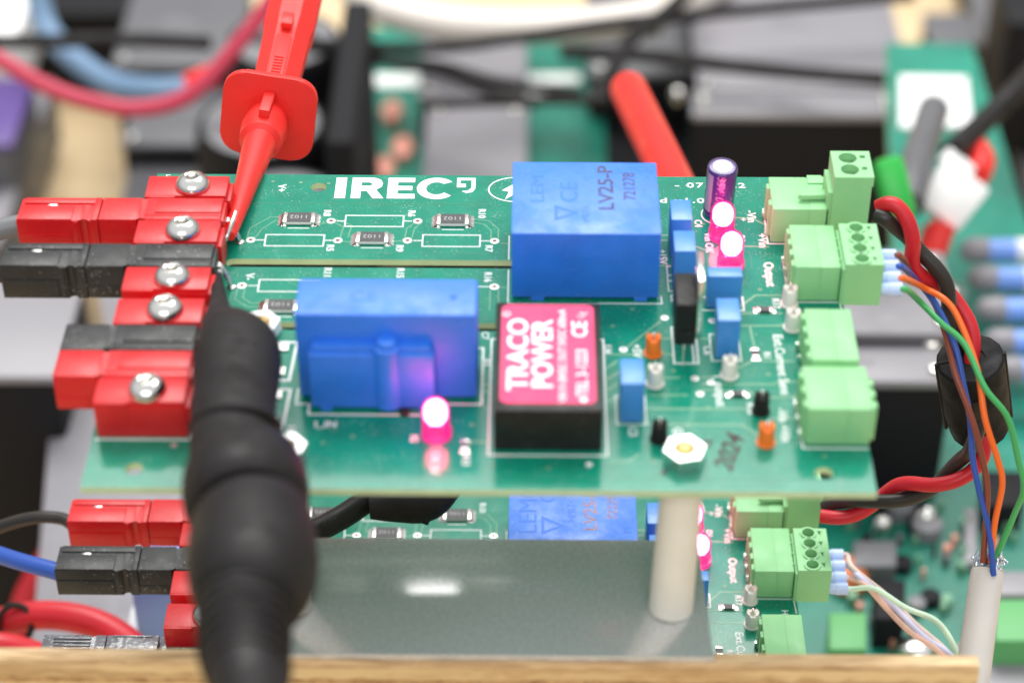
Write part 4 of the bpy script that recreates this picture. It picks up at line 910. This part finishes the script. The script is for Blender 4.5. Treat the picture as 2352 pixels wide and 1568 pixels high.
def black_clip():
    prof = [(498, 628, 11, 0), (499, 648, 14, 0), (502, 680, 19, 0), (504, 712, 28, 0), (508, 735, 44, 0), (524, 757, 70, 0), (541, 790, 94, 0), (545, 830, 102, 0), (542, 880, 100, 0), (538, 925, 97, 0), (536, 960, 97, 0), (535, 1000, 98, 0),
            (537, 1050, 102, 0), (548, 1078, 108, 0), (560, 1090, 136, 0), (563, 1130, 142, 0), (566, 1165, 136, 0), (570, 1190, 122, 0), (576, 1212, 140, 0), (580, 1270, 147, 0), (580, 1315, 148, 0), (574, 1355, 138, 0), (566, 1392, 124, 0), (560, 1410, 112, 0), (559, 1440, 116, 0), (559, 1470, 107, 0), (560, 1500, 110, 0), (566, 1530, 97, 0), (572, 1560, 98, 0), (580, 1590, 86, 0), (590, 1660, 80, 0)]
    t = thing('test_clip', PZ(498, 628, 3.2), 'large black rubber-booted test clip standing in front of the board, far out of focus', 'test clip', 'hook test clips')
    def zz(v): return 3.2+(v-628)/110*6.5 if v < 738 else 9.7+(v-738)*0.011
    C_ = [PZ(u, v, zz(v)) for u, v, _, d in prof]; H_ = [hw*float(np.dot(np.array(c)-CAM, FW))/F_PX for (_, _, hw, d), c in zip(prof, C_)]
    def section(i0, i1, name, mt_='rubber', sq=1.0):
        bm = bmesh.new(); rings = []
        # resample smoothly
        cs = spline(C_[i0:i1+1], 5); hs = spline([(h, 0, 0) for h in H_[i0:i1+1]], 5)
        for i, p in enumerate(cs):
            dd = (cs[min(i+1, len(cs)-1)]-cs[max(i-1, 0)]).normalized(); xx = Vector(RT); xx = (xx-dd*xx.dot(dd)).normalized(); yy = dd.cross(xx)
            rings.append([bm.verts.new(p+xx*math.cos(a)*hs[i].x+yy*math.sin(a)*hs[i].x*sq) for a in (2*math.pi*k/40 for k in range(40))])
        for i in range(len(rings)-1):
            for k in range(40): bm.faces.new((rings[i][k], rings[i][(k+1) % 40], rings[i+1][(k+1) % 40], rings[i+1][k]))
        bm.faces.new(rings[0][::-1]); bm.faces.new(rings[-1])
        return fin(name, bm, mt_, t, 50)
    def sec(name, P, sq=1.0):
        nonlocal C_, H_
        C_ = [PZ(u, v, zz(v)) for u, v, _ in P]; H_ = [hw*float(np.dot(np.array(c)-CAM, FW))/F_PX for (_, _, hw), c in zip(P, C_)]
        return section(0, len(P)-1, name, sq=sq)
    c0, c1 = C_[0], C_[1]
    sec('nose_boot', [(p[0], p[1], p[2]) for p in prof[:13]]+[(545, 1085, 104), (552, 1110, 100)], 0.8)
    sec('collar', [(558, 1082, 122), (561, 1090, 138), (564, 1125, 146), (567, 1158, 142), (569, 1176, 126)])
    sec('neck', [(569, 1160, 112), (574, 1200, 112)])
    sec('guard_boot', [(578, 1194, 118), (580, 1204, 138), (580, 1250, 149), (580, 1305, 152), (576, 1345, 144), (570, 1378, 126), (567, 1390, 110)])
    o = sec('handle', [(562, 1380, 104), (559, 1430, 104), (560, 1500, 99), (566, 1540, 95), (578, 1600, 88), (590, 1660, 80), (600, 1760, 62)])
    bm = bmesh.new(); tube(bm, spline([PZ(598, 1720, zz(1720)), PZ(604, 1850, zz(1850)), PZ(560, 2050, zz(1850)-8), PZ(380, 2300, -40), PZ(100, 2600, -120)], 8), 2.4, 14); fin('lead', bm, 'wire_black', t, 60)
    for v_ in (1405, 1432, 1459, 1486, 1513, 1540):
        cc = PZ(561+max(0, v_-1500)*0.2, v_, zz(v_)); rr_ = (108-max(0, v_-1480)*0.15)*float(np.dot(np.array(cc)-CAM, FW))/F_PX
        dd = (PZ(562, 1660, zz(1660))-PZ(560, 1400, zz(1400))).normalized(); bm = bmesh.new(); lathe(bm, cc-dd*0.45, dd, [(0, rr_*0.96), (0.15, rr_*1.03), (0.8, rr_*1.03), (0.95, rr_*0.96)], 36); fin('grip_ring', bm, 'rubber', o, 40)
    C_ = [c0, c1]
    # ridge across the boot
    bm = bmesh.new(); pts = []
    for k in range(17):
        a = math.pi*k/16; c = PZ(540-99*math.cos(a), 985-52*math.sin(a), zz(985)+5.3*math.sin(a)); pts.append(c)
    tube(bm, pts, 0.7, 8); fin('boot_ridge', bm, 'rubber', t, 60)
    bm = bmesh.new(); h = Vector((15.6, 49.6, 2.6)); p0 = C_[0]
    tube(bm, spline([C_[1], p0+(h-p0)*0.5+Vector((0, 0, 0.6)), h+Vector((0, 0, 0.5)), h+Vector((-0.6, 0.6, -0.6))], 6), 0.4, 10); fin('hook', bm, 'tin', t, 60)
black_clip()

# ---------------------------------------------------------------- the bench and everything far behind and below
BZ = -280.0
bench = thing('bench_top', (0, 200, BZ), 'light wooden bench top under all the equipment', None, None, 'structure')
bm = bmesh.new(); box(bm, -2600, 2600, -1200, 4200, BZ-30, BZ, 1.0); fin('table_surface', bm, 'bench', bench)
def P2(u, v, z): return PZ(u, v, z)
def block(name, u0, u1, vb, vf, ztop, h, mts, label, cat, group=None, bev=2.0, steps=()):
    """equipment block whose top face fills that area of the photograph"""
    a = PZ(u0, (vb+vf)/2, ztop); b = PZ(u1, (vb+vf)/2, ztop); yb = PZ((u0+u1)/2, vb, ztop).y; yf_ = PZ((u0+u1)/2, vf, ztop).y
    t = thing(name, ((a.x+b.x)/2, (yb+yf_)/2, ztop-h), label, cat, group)
    bm = bmesh.new(); box(bm, a.x, b.x, yf_, yb, ztop-h, ztop-3, bev); fin('case', bm, mts[1], t, 30)
    bm = bmesh.new(); box(bm, a.x-0.5, b.x+0.5, yf_-0.5, yb+0.5, ztop-3, ztop, 1.2); top_slab = fin('top_slab', bm, mts[0], t, 30)  # module tops: sheen on dark plastic put into a lighter grey
    if b.x-a.x > 20 and yb-yf_ > 12 and name == 'power_module':
        for bx in (a.x+4, b.x-4):
            for by in (yf_+4, yb-4):
                bm = bmesh.new(); lathe(bm, (bx, by, ztop-0.1), (0, 0, 1), [(0, 2.4), (0.6, 2.4), (1.4, 1.9), (1.6, 1.0)], 14); fin('corner_bolt', bm, 'tin', top_slab, 40)
        bm = bmesh.new(); cx_, cy_ = (a.x+b.x)/2, (yb+yf_)/2
        for k in range(3): box(bm, cx_-9+k*0.4, cx_+7-3*k, cy_-3+2.6*k, cy_-1.6+2.6*k, ztop-0.02, ztop+0.08)
        fin('print_patch', bm, 'can_top', top_slab)
    return t, a.x, b.x, yf_, yb
def cable(name, pts, r, mt_, label, group=None, cat='cable'):
    o = bmesh.new(); tube(o, spline(pts, 10), r, 14); ob = fin(name, o, mt_, None, 60, org=pts[0]); return tag(ob, label, cat, group)
# control board under the power modules
def far_board(corners, z, label, mt_='bgpcb'):
    pts = [PZ(u, v, z) for u, v in corners]; bm = bmesh.new(); prism(bm, [(p.x, p.y) for p in pts], z-4, z, 0, 1)
    t = thing('circuit_board', (pts[0].x, pts[0].y, z-4), label, 'circuit board', 'boards in the background')
    fin('substrate', bm, [mt_, 'fr4'], t); return t
fbL = far_board([(815, 560), (1400, 560), (1380, 70), (828, 62)], -235, 'blurred green board under the two grey modules behind the large blue block')
for c in ([(835, 200), (968, 200), (968, 172), (835, 172)], [(1212, 190), (1335, 190), (1330, 172), (1214, 172)], [(1212, 230), (1335, 230), (1332, 204), (1214, 204)]):
    bm = bmesh.new(); p = [PZ(u, v, -234.6) for u, v in c]; prism(bm, [(q_.x, q_.y) for q_ in p], -234.9, -234.3); fin('print_patch', bm, 'silk', fbL)
for u, v in ((900, 262), (925, 345), (880, 395)):
    p = PZ(u, v, -233); bm = bmesh.new(); lathe(bm, (p.x, p.y, -235), (0, 0, 1), [(0, 5.0), (4, 5.0), (5, 3.5)], 20, ell=(0.8, 1.5)); fin('copper_coil', bm, 'pinkish', fbL, 50)
block('power_module', 972, 1208, 18, 222, -212, 60, ('plate_grey', 'mod_black'), 'blurred grey module, further back of the pair', 'power module', 'grey modules behind the blue block')
block('power_module', 972, 1208, 242, 560, -212, 60, ('plate_grey', 'mod_black'), 'blurred grey module with a recessed line, right behind the board', 'power module', 'grey modules behind the blue block')
block('power_module', 1350, 1600, -60, 170, -215, 60, ('mod', 'mod_black'), 'dark module behind the leaning red tube', 'power module', 'dark modules at the back')
block('power_module', 1590, 2058, -80, 204, -196, 80, ('plate_grey', 'mod_black'), 'very wide grey module crossed by dark cables', 'power module', 'wide grey modules')
block('power_module', 1590, 2062, 212, 262, -190, 95, ('pale_grey', 'mod_black'), 'wide module with a pale front ledge and tall black side', 'power module', 'wide grey modules')
bm = bmesh.new(); a = PZ(1340, 205, -235); b = PZ(2070, 205, -235); y2_ = PZ(1700, 560, -250).y
box(bm, a.x, b.x, y2_, a.y+10, BZ, -238, 1.5); tag(fin('heat_sink', bm, 'mod_black', None, None, org=(a.x, y2_, BZ)), 'black finned block filling the gap below the wide grey module', 'heat sink')
# upright black edge plate and electrolytic cans
bm = bmesh.new(); a = PZ(762, 200, -160); b = PZ(830, 200, -160); box(bm, a.x, b.x, PZ(800, 560, -200).y, PZ(800, -60, -150).y, BZ, -160, 2)
tag(fin('upright_plate', bm, 'mod_black', None, org=(a.x, a.y, BZ)), 'tall black plate between the big cans and the far green board', 'plate')
for u, v, rx_, lb in ((652, 88, 25.5, 'large black can capacitor with a grey top, at the very back behind the red clip'), (600, 280, 27.5, 'large black can capacitor with a grey top behind the red guard'), (650, 470, 27, 'large black can capacitor just behind the upper board edge')):
    p = PZ(u, v, -180)
    t = thing('can_capacitor', (p.x, p.y, BZ), lb, 'capacitor', 'big can capacitors'); r_ = rx_*0.82
    bm = bmesh.new(); lathe(bm, (p.x, p.y, BZ), (0, 0, 1), [(0, r_), (96, r_), (99, r_*0.97), (100, r_*0.93), (99.4, r_*0.86)], 48); fin('can', bm, 'mod_black', t, 40)
    bm = bmesh.new(); lathe(bm, (p.x, p.y, BZ+98), (0, 0, 1), [(0, r_*0.88), (1.5, r_*0.88), (1.8, r_*0.8)], 48); fin('top_disc', bm, 'can_top', t, 40)
    for s_ in (-1, 1):
        bm = bmesh.new(); lathe(bm, (p.x+s_*r_*0.32, p.y, BZ+99), (0, 0, 1), [(0, r_*0.2), (5, r_*0.2), (6, r_*0.15)], 24); fin('terminal', bm, 'can_top', t, 40)
block('power_module', 285, 560, -40, 150, -225, 50, ('mod', 'mod_black'), 'dark grey module at the back left of the cans', 'power module', 'dark modules at the back')
block('power_module', 300, 560, 175, 330, -235, 45, ('mod', 'mod_black'), 'dark grey module in the middle row left of the cans', 'power module', 'dark modules at the back')
block('power_module', 270, 560, 348, 640, -245, 35, ('mod', 'mod_black'), 'dark grey module nearest the red connectors', 'power module', 'dark modules at the back')
# left side
block('equipment_case', -260, 160, 640, 862, -150, 100, ('pale_grey', 'mod_black'), 'pale grey case top at the left edge below the black plug', 'equipment case')
t = thing('heat_sink', PZ(300, 1100, -170), 'long dark grey sloping sheet beneath the left connectors', 'heat sink')
bm = bmesh.new(); pts = [PZ(70, 1500, -172), PZ(640, 1500, -172), PZ(640, 640, -172), PZ(140, 640, -172)]; prism(bm, [(p.x, p.y) for p in pts], -190, -172, bev=0.8); fin('base_sheet', bm, 'plate_grey', t, 30)
bm = bmesh.new(); p = PZ(190, 690, -160); lathe(bm, (p.x, p.y, -172), (0, 0, 1), [(0, 5), (12, 5), (20, 4.2), (24, 3)], 20)
tag(fin('wooden_dowel', bm, 'bench', None, 50, org=(p.x, p.y, -172)), 'small blurred wooden peg below the black plug', 'peg')
block('purple_connector', -60, 52, 180, 330, -225, 40, ('violet', 'mod'), 'violet blurred connector at the left edge', 'connector')
block('equipment_case', -200, 60, 180, 560, -245, 30, ('plate_grey', 'mod'), 'blurred grey case at the left edge behind the grey cable', 'equipment case', None)
block('white_block', -80, 62, -60, 78, -215, 30, ('nylon_white', 'nylon_white'), 'bright white blurred block in the back left corner', 'cap')
bm = bmesh.new(); p = PZ(140, -10, -240); box(bm, p.x-30, p.x+60, p.y-15, p.y+60, BZ, -240, 2); tag(fin('dark_case', bm, 'mod_black', None, org=(p.x, p.y, BZ)), 'dark case behind the light blue cable', 'case')
cable('blue_hose', [PD(75, -60, 830), PD(105, 60, 830), PD(165, 130, 820), PD(255, 190, 810), PD(350, 207, 800), PD(430, 202, 800), PD(470, 187, 800)], 4.6, 'cable_blue', 'light blue hose sagging in the back left')
cable('red_cable', [PD(-60, 105, 690), PD(20, 150, 690), PD(110, 200, 690), PD(200, 232, 690), PD(300, 250, 690), PD(400, 235, 690), PD(470, 190, 690), PD(540, 110, 690), PD(610, 20, 690), PD(650, -60, 690)], 2.7, 'wire_pinkred', 'sagging red cable in front of the light blue hose')
bm = bmesh.new(); p = PD(430, 195, 730); lathe(bm, p, (1, 0.2, 0.3), [(0, 3.5), (10, 4)], 16); tag(fin('red_sleeve', bm, 'clipred', None, 50, org=p), 'short red sleeve where the hose meets the red cable', 'sleeve')
cable('red_cable', [PD(-60, 1450, 470), PD(10, 1425, 470), PD(90, 1412, 468), PD(170, 1418, 466), PD(240, 1440, 464), PD(300, 1480, 460), PD(340, 1530, 455)], 3.2, 'wire_red', 'thick red cable curving up behind the wooden ledge', 'red cables low at the left')
cable('red_cable', [PD(40, 1470, 600), PD(60, 1370, 600), PD(120, 1270, 600), PD(190, 1220, 600), PD(300, 1180, 600)], 3.4, 'wire_red', 'blurred red cable arching behind the lower plugs', 'red cables low at the left')
cable('red_cable', [PD(-50, 1478, 455), PD(30, 1488, 455), PD(120, 1520, 450), PD(200, 1560, 445)], 3.0, 'wire_red', 'red cable dipping behind the ledge at the far left', 'red cables low at the left')
bm = bmesh.new(); c = PD(35, 1432, 466); pts = [c+Vector(RT)*3.6*math.cos(a)+Vector(UP)*4.0*math.sin(a) for a in (2*math.pi*k/24 for k in range(25))]; tube(bm, pts, 0.7, 8, cap=False)
tag(fin('cable_tie', bm, 'rubber', None, 60, org=c), 'black band around the red cable', 'cable tie')
t = thing('relay', PZ(355, 1360, -150), 'blurred blue and white box seen between the lower connectors', 'relay')
a, b = PZ(300, 1360, -110), PZ(415, 1360, -110)
bm = bmesh.new(); box(bm, a.x, b.x+40, PZ(350, 1360, -110).y, PZ(350, 1215, -110).y, -172, -110, 1); fin('blue_case', bm, 'resistor_blue', t)
bm = bmesh.new(); box(bm, a.x-3, b.x+40, PZ(350, 1480, -125).y, PZ(350, 1352, -120).y-0.5, -172, -124, 1); fin('white_case', bm, 'silk', t)
# black leads crossing below the upper board
t = thing('black_cable', PD(760, 1190, 408), 'thick black lead with a clip crossing under the front of the upper board', 'cable')
bm = bmesh.new(); tube(bm, spline([PD(640, 1262, 398), PD(720, 1222, 400), PD(800, 1178, 403), PD(880, 1120, 406), PD(960, 1060, 410)], 8), 2.3, 16); fin('lead', bm, 'black', t, 60)
bm = bmesh.new(); tube(bm, spline([PD(850, 1165, 402), PD(920, 1160, 402), PD(985, 1155, 404), PD(1040, 1110, 408)], 8), lambda s: 2.2+1.2*math.sin(s*3), 14); fin('clip_boot', bm, 'rubber', t, 60)
bm = bmesh.new(); tube(bm, spline([PD(955, 1190, 404), PD(975, 1150, 404), PD(980, 1100, 406)], 6), 2.6, 14); fin('clip_arm', bm, 'rubber', t, 60)
# cables over the far modules
for pts, r_, lb in [([(700, 100), (960, 112), (1200, 85), (1400, 55), (1700, 25), (2100, -10)], 2.3, 'long dark cable rising to the right over the grey modules'),
                    ([(780, 120), (900, 145), (1020, 165), (1110, 205), (1230, 240)], 2.0, 'dark cable falling to the right over the left grey module'),
                    ([(820, 140), (1000, 150), (1150, 190), (1330, 215)], 1.9, 'second dark cable falling across the left grey module'),
                    ([(1290, 120), (1500, 130), (1750, 160), (2060, 185)], 2.6, 'dark cable lying level across the wide grey module'),
                    ([(1360, 240), (1410, 160), (1450, 90), (1530, 30), (1600, -40)], 3.0, 'dark cable climbing steeply beside the red tube'),
                    ([(970, 240), (1080, 236), (1210, 232), (1400, 228)], 1.8, 'thin dark cable along the gap between the paired grey modules'),
                    ([(-60, 95), (150, 95), (300, 92), (480, 100)], 2.6, 'thin dark cable crossing behind the light blue hose'),
                    ([(2480, 60), (2352, 190), (2260, 280), (2185, 350)], 3.4, 'dark cable coming down from the right edge to the white connector')]:
    cable('black_cable', [PZ(u, v, (-120 if pts[0][0] > 2400 else -178)+3*(i % 2)) for i, (u, v) in enumerate(pts)], r_, 'rubber', lb, 'dark cables in the background')
cable('white_cable', [PZ(u, v, -190) for u, v in [(800, -40), (850, 5), (960, 42), (1080, 60), (1300, 62), (1450, 45), (1560, 10), (1660, -50)]], 6.5, 'wire_white', 'cream cable looping along the top of the view')
# leaning red tube
t = thing('red_tube', PD(1560, 400, 470), 'leaning bright red tube behind the large blue block', 'tube')
bm = bmesh.new(); a, b = PD(1440, 200, 545), PD(1600, 530, 470); lathe(bm, a, b-a, [(0, 3.2), (0.6, 4.3), (1.5, 4.6), ((b-a).length, 4.6)], 28); fin('barrel', bm, 'clipred', t, 45)
for u, v, lb in ((1557, 208, 'out-of-focus round bolt head beside the leaning red tube'), (1690, 33, 'out-of-focus round bolt head near the top, on the wide grey module'), (1500, 60, 'out-of-focus round bolt head below the cream cable')):
    p = PZ(u, v, -196); bm = bmesh.new(); lathe(bm, (p.x, p.y, -200), (0, 0, 1), [(0, 2.6), (3, 2.6), (4.5, 1.8), (5, 0.8)], 20)
    tag(fin('bolt', bm, 'steel', None, 50, org=(p.x, p.y, -200)), lb, 'bolt', 'bolt heads on the far modules')
# large green board on the right
FZ = -165
fb2 = far_board([(1500, 1900), (2700, 1900), (2420, 700), (2232, 100), (2035, 100), (2050, 575), (1500, 575)], FZ, 'large blurred green board filling the right side')
def patch(name, c, z0, z1, mt_, par, bev=0.5):
    p = [PZ(u, v, z1) for u, v in c]; bm = bmesh.new(); prism(bm, [(q_.x, q_.y) for q_ in p], z0, z1, bev=bev); return fin(name, bm, mt_, par, 40)
patch('white_label', [(2066, 290), (2100, 292), (2235, 288), (2222, 175), (2066, 172)], FZ, FZ+1.5, 'nylon_white', fb2, 0.2)
for k in range(9):
    u = 2060+35*(k % 4)+random.uniform(-10, 10)-30; v = 1160+70*(k//2)+random.uniform(-20, 20); p = PZ(u, v, FZ+1); r_ = random.uniform(2, 4)
    bm = bmesh.new(); lathe(bm, (p.x, p.y, FZ), (0, 0, 1), [(0, r_), (r_*1.0, r_), (r_*1.1, r_*0.8)], 16); fin('surface_component', bm, ['mod_black', 'can_top', 'mod_black', 'plate_grey', 'mod'][k % 5], fb2, 50)
for u, v, r_, mt_ in ((2125, 1188, 3.2, 'steel'), (2025, 1208, 2.6, 'tin'), (2105, 1500, 5, 'steel'), (2310, 1362, 4.5, 'orange_dot'), (1950, 1318, 5, 'orange_dot'), (2180, 680, 5, 'steel')):
    p = PZ(u, v, FZ+3); bm = bmesh.new(); lathe(bm, (p.x, p.y, FZ), (0, 0, 1), [(0, r_), (4, r_), (6, r_*0.7), (6.6, r_*0.2)], 24); fin('solder_dome', bm, mt_, fb2, 60)
for (u0, v0, u1, v1, zt, mt_) in ((1905, 1405, 1990, 1490, FZ+13, 'green_block'), (2285, 1375, 2440, 1470, FZ+15, 'green_block'), (2270, 1310, 2400, 1365, FZ+7, 'pale_grey'), (2010, 1330, 2080, 1420, FZ+10, 'mod_black'), (2260, 1080, 2352, 1160, FZ+9, 'mod_black'), (2215, 1165, 2245, 1290, FZ+3, 'pale_grey'), (2190, 1480, 2400, 1600, FZ+7, 'pale_grey'), (1960, 1240, 2060, 1300, FZ+7, 'mod')):
    patch('component_block', [(u0, v1), (u1, v1), (u1, v0), (u0, v0)], FZ, zt, mt_, fb2)
for k in range(60):
    u = random.uniform(1930, 2350); v = random.uniform(1120, 1540); s_ = random.uniform(6, 18)
    patch('surface_component', [(u, v+s_), (u+s_*1.4, v+s_), (u+s_*1.4, v), (u, v)], FZ, FZ+3, random.choice(['trace', 'mod_black', 'mod', 'trace', 'pinkish', 'trace']), fb2, 0)
for k, v in enumerate((575, 640, 712, 785, 850)):
    p = PZ(2205+18*k, v, FZ+13); bm = bmesh.new()
    lathe(bm, p, (1, 0.02, 0), [(0, 1.5), (2, 3.6), (7, 3.9), (8, 3.6)], 20, cap=True); o = fin('resistor_cap', bm, 'pale_grey', fb2, 50)
    bm = bmesh.new(); lathe(bm, p+Vector((8, 0, 0)), (1, 0.02, 0), [(0, 3.5), (26, 3.5)], 20); fin('resistor_body', bm, 'resistor_blue', fb2, 50)
    bm = bmesh.new(); lathe(bm, p+Vector((16, 0, 0)), (1, 0.02, 0), [(0, 3.6), (6, 3.6)], 20); fin('resistor_highlight', bm, 'silk', fb2, 50)  # white ring paints the broad highlight on each blue body
# black leads, white connector with red wires, bright green plug
cable('grey_lead', [PD(2145, 250, 640), PD(2120, 330, 620), PD(2100, 400, 600), PD(2085, 470, 590)], 4.6, 'mod', 'short dark lead end standing up over the white label')
t = thing('white_connector', PD(2190, 430, 610), 'white blurred connector with two red wires', 'connector')
bm = bmesh.new(); mm = Matrix((tuple(RT), tuple(UP), tuple(-FW))).transposed().to_4x4(); mm.translation = PD(2190, 440, 610)
rot = Matrix.Rotation(R(-38), 4, 'Z')
box(bm, -7.5, 7.5, -9, 6, -5, 5, 1.2, 0, mm @ rot); box(bm, -9, 1, 4, 9, -3, 3, 1.0, 0, mm @ rot); fin('connector_housing', bm, 'nylon_white', t, 40)
for pts in ([PD(2150, 530, 610), PD(2135, 590, 615), PD(2150, 660, 620)], [PD(2245, 400, 612), PD(2255, 370, 616), PD(2240, 340, 622)], [PD(2165, 515, 606), PD(2150, 560, 606), PD(2128, 610, 606)]):
    bm = bmesh.new(); tube(bm, spline(pts, 6), 3.8, 14); fin('wire', bm, 'clipred', t, 60)
t = thing('green_plug', PD(2040, 400, 560), 'bright green blurred plug behind the tall green terminal', 'plug')
bm = bmesh.new(); mm = Matrix((tuple(RT), tuple(UP), tuple(-FW))).transposed().to_4x4(); mm.translation = PD(2046, 412, 560)
box(bm, -3.6, 3.9, -11, 5.6, -5, 5, 2, 0, mm @ Matrix.Rotation(R(14), 4, 'Z')); fin('plug_body', bm, 'bright_green', t, 40)
# two black modules right behind the board's right edge
block('power_module', 1700, 2185, 575, 762, -120, 44, ('plate_grey', 'mod_black'), 'grey module top seen right of the empty terminal headers', 'power module', 'grey modules right of the board')
block('power_module', 1700, 2182, 768, 872, -124, 40, ('pale_grey', 'mod_black'), 'pale grey ledge with a tall black front right of the board corner', 'power module', 'grey modules right of the board')
# far right
block('equipment_case', 2300, 2700, -100, 560, -262, 18, ('mod', 'mod_black'), 'dark grey case beyond the large green board', 'equipment case')
block('dark_case', 2130, 2240, 30, 98, -240, 30, ('mod', 'mod_black'), 'small dark case behind the large green board', 'case')
block('black_device', 2300, 2500, -60, 52, -200, 60, ('mod_black', 'mod_black'), 'black device in the back right corner', 'device')
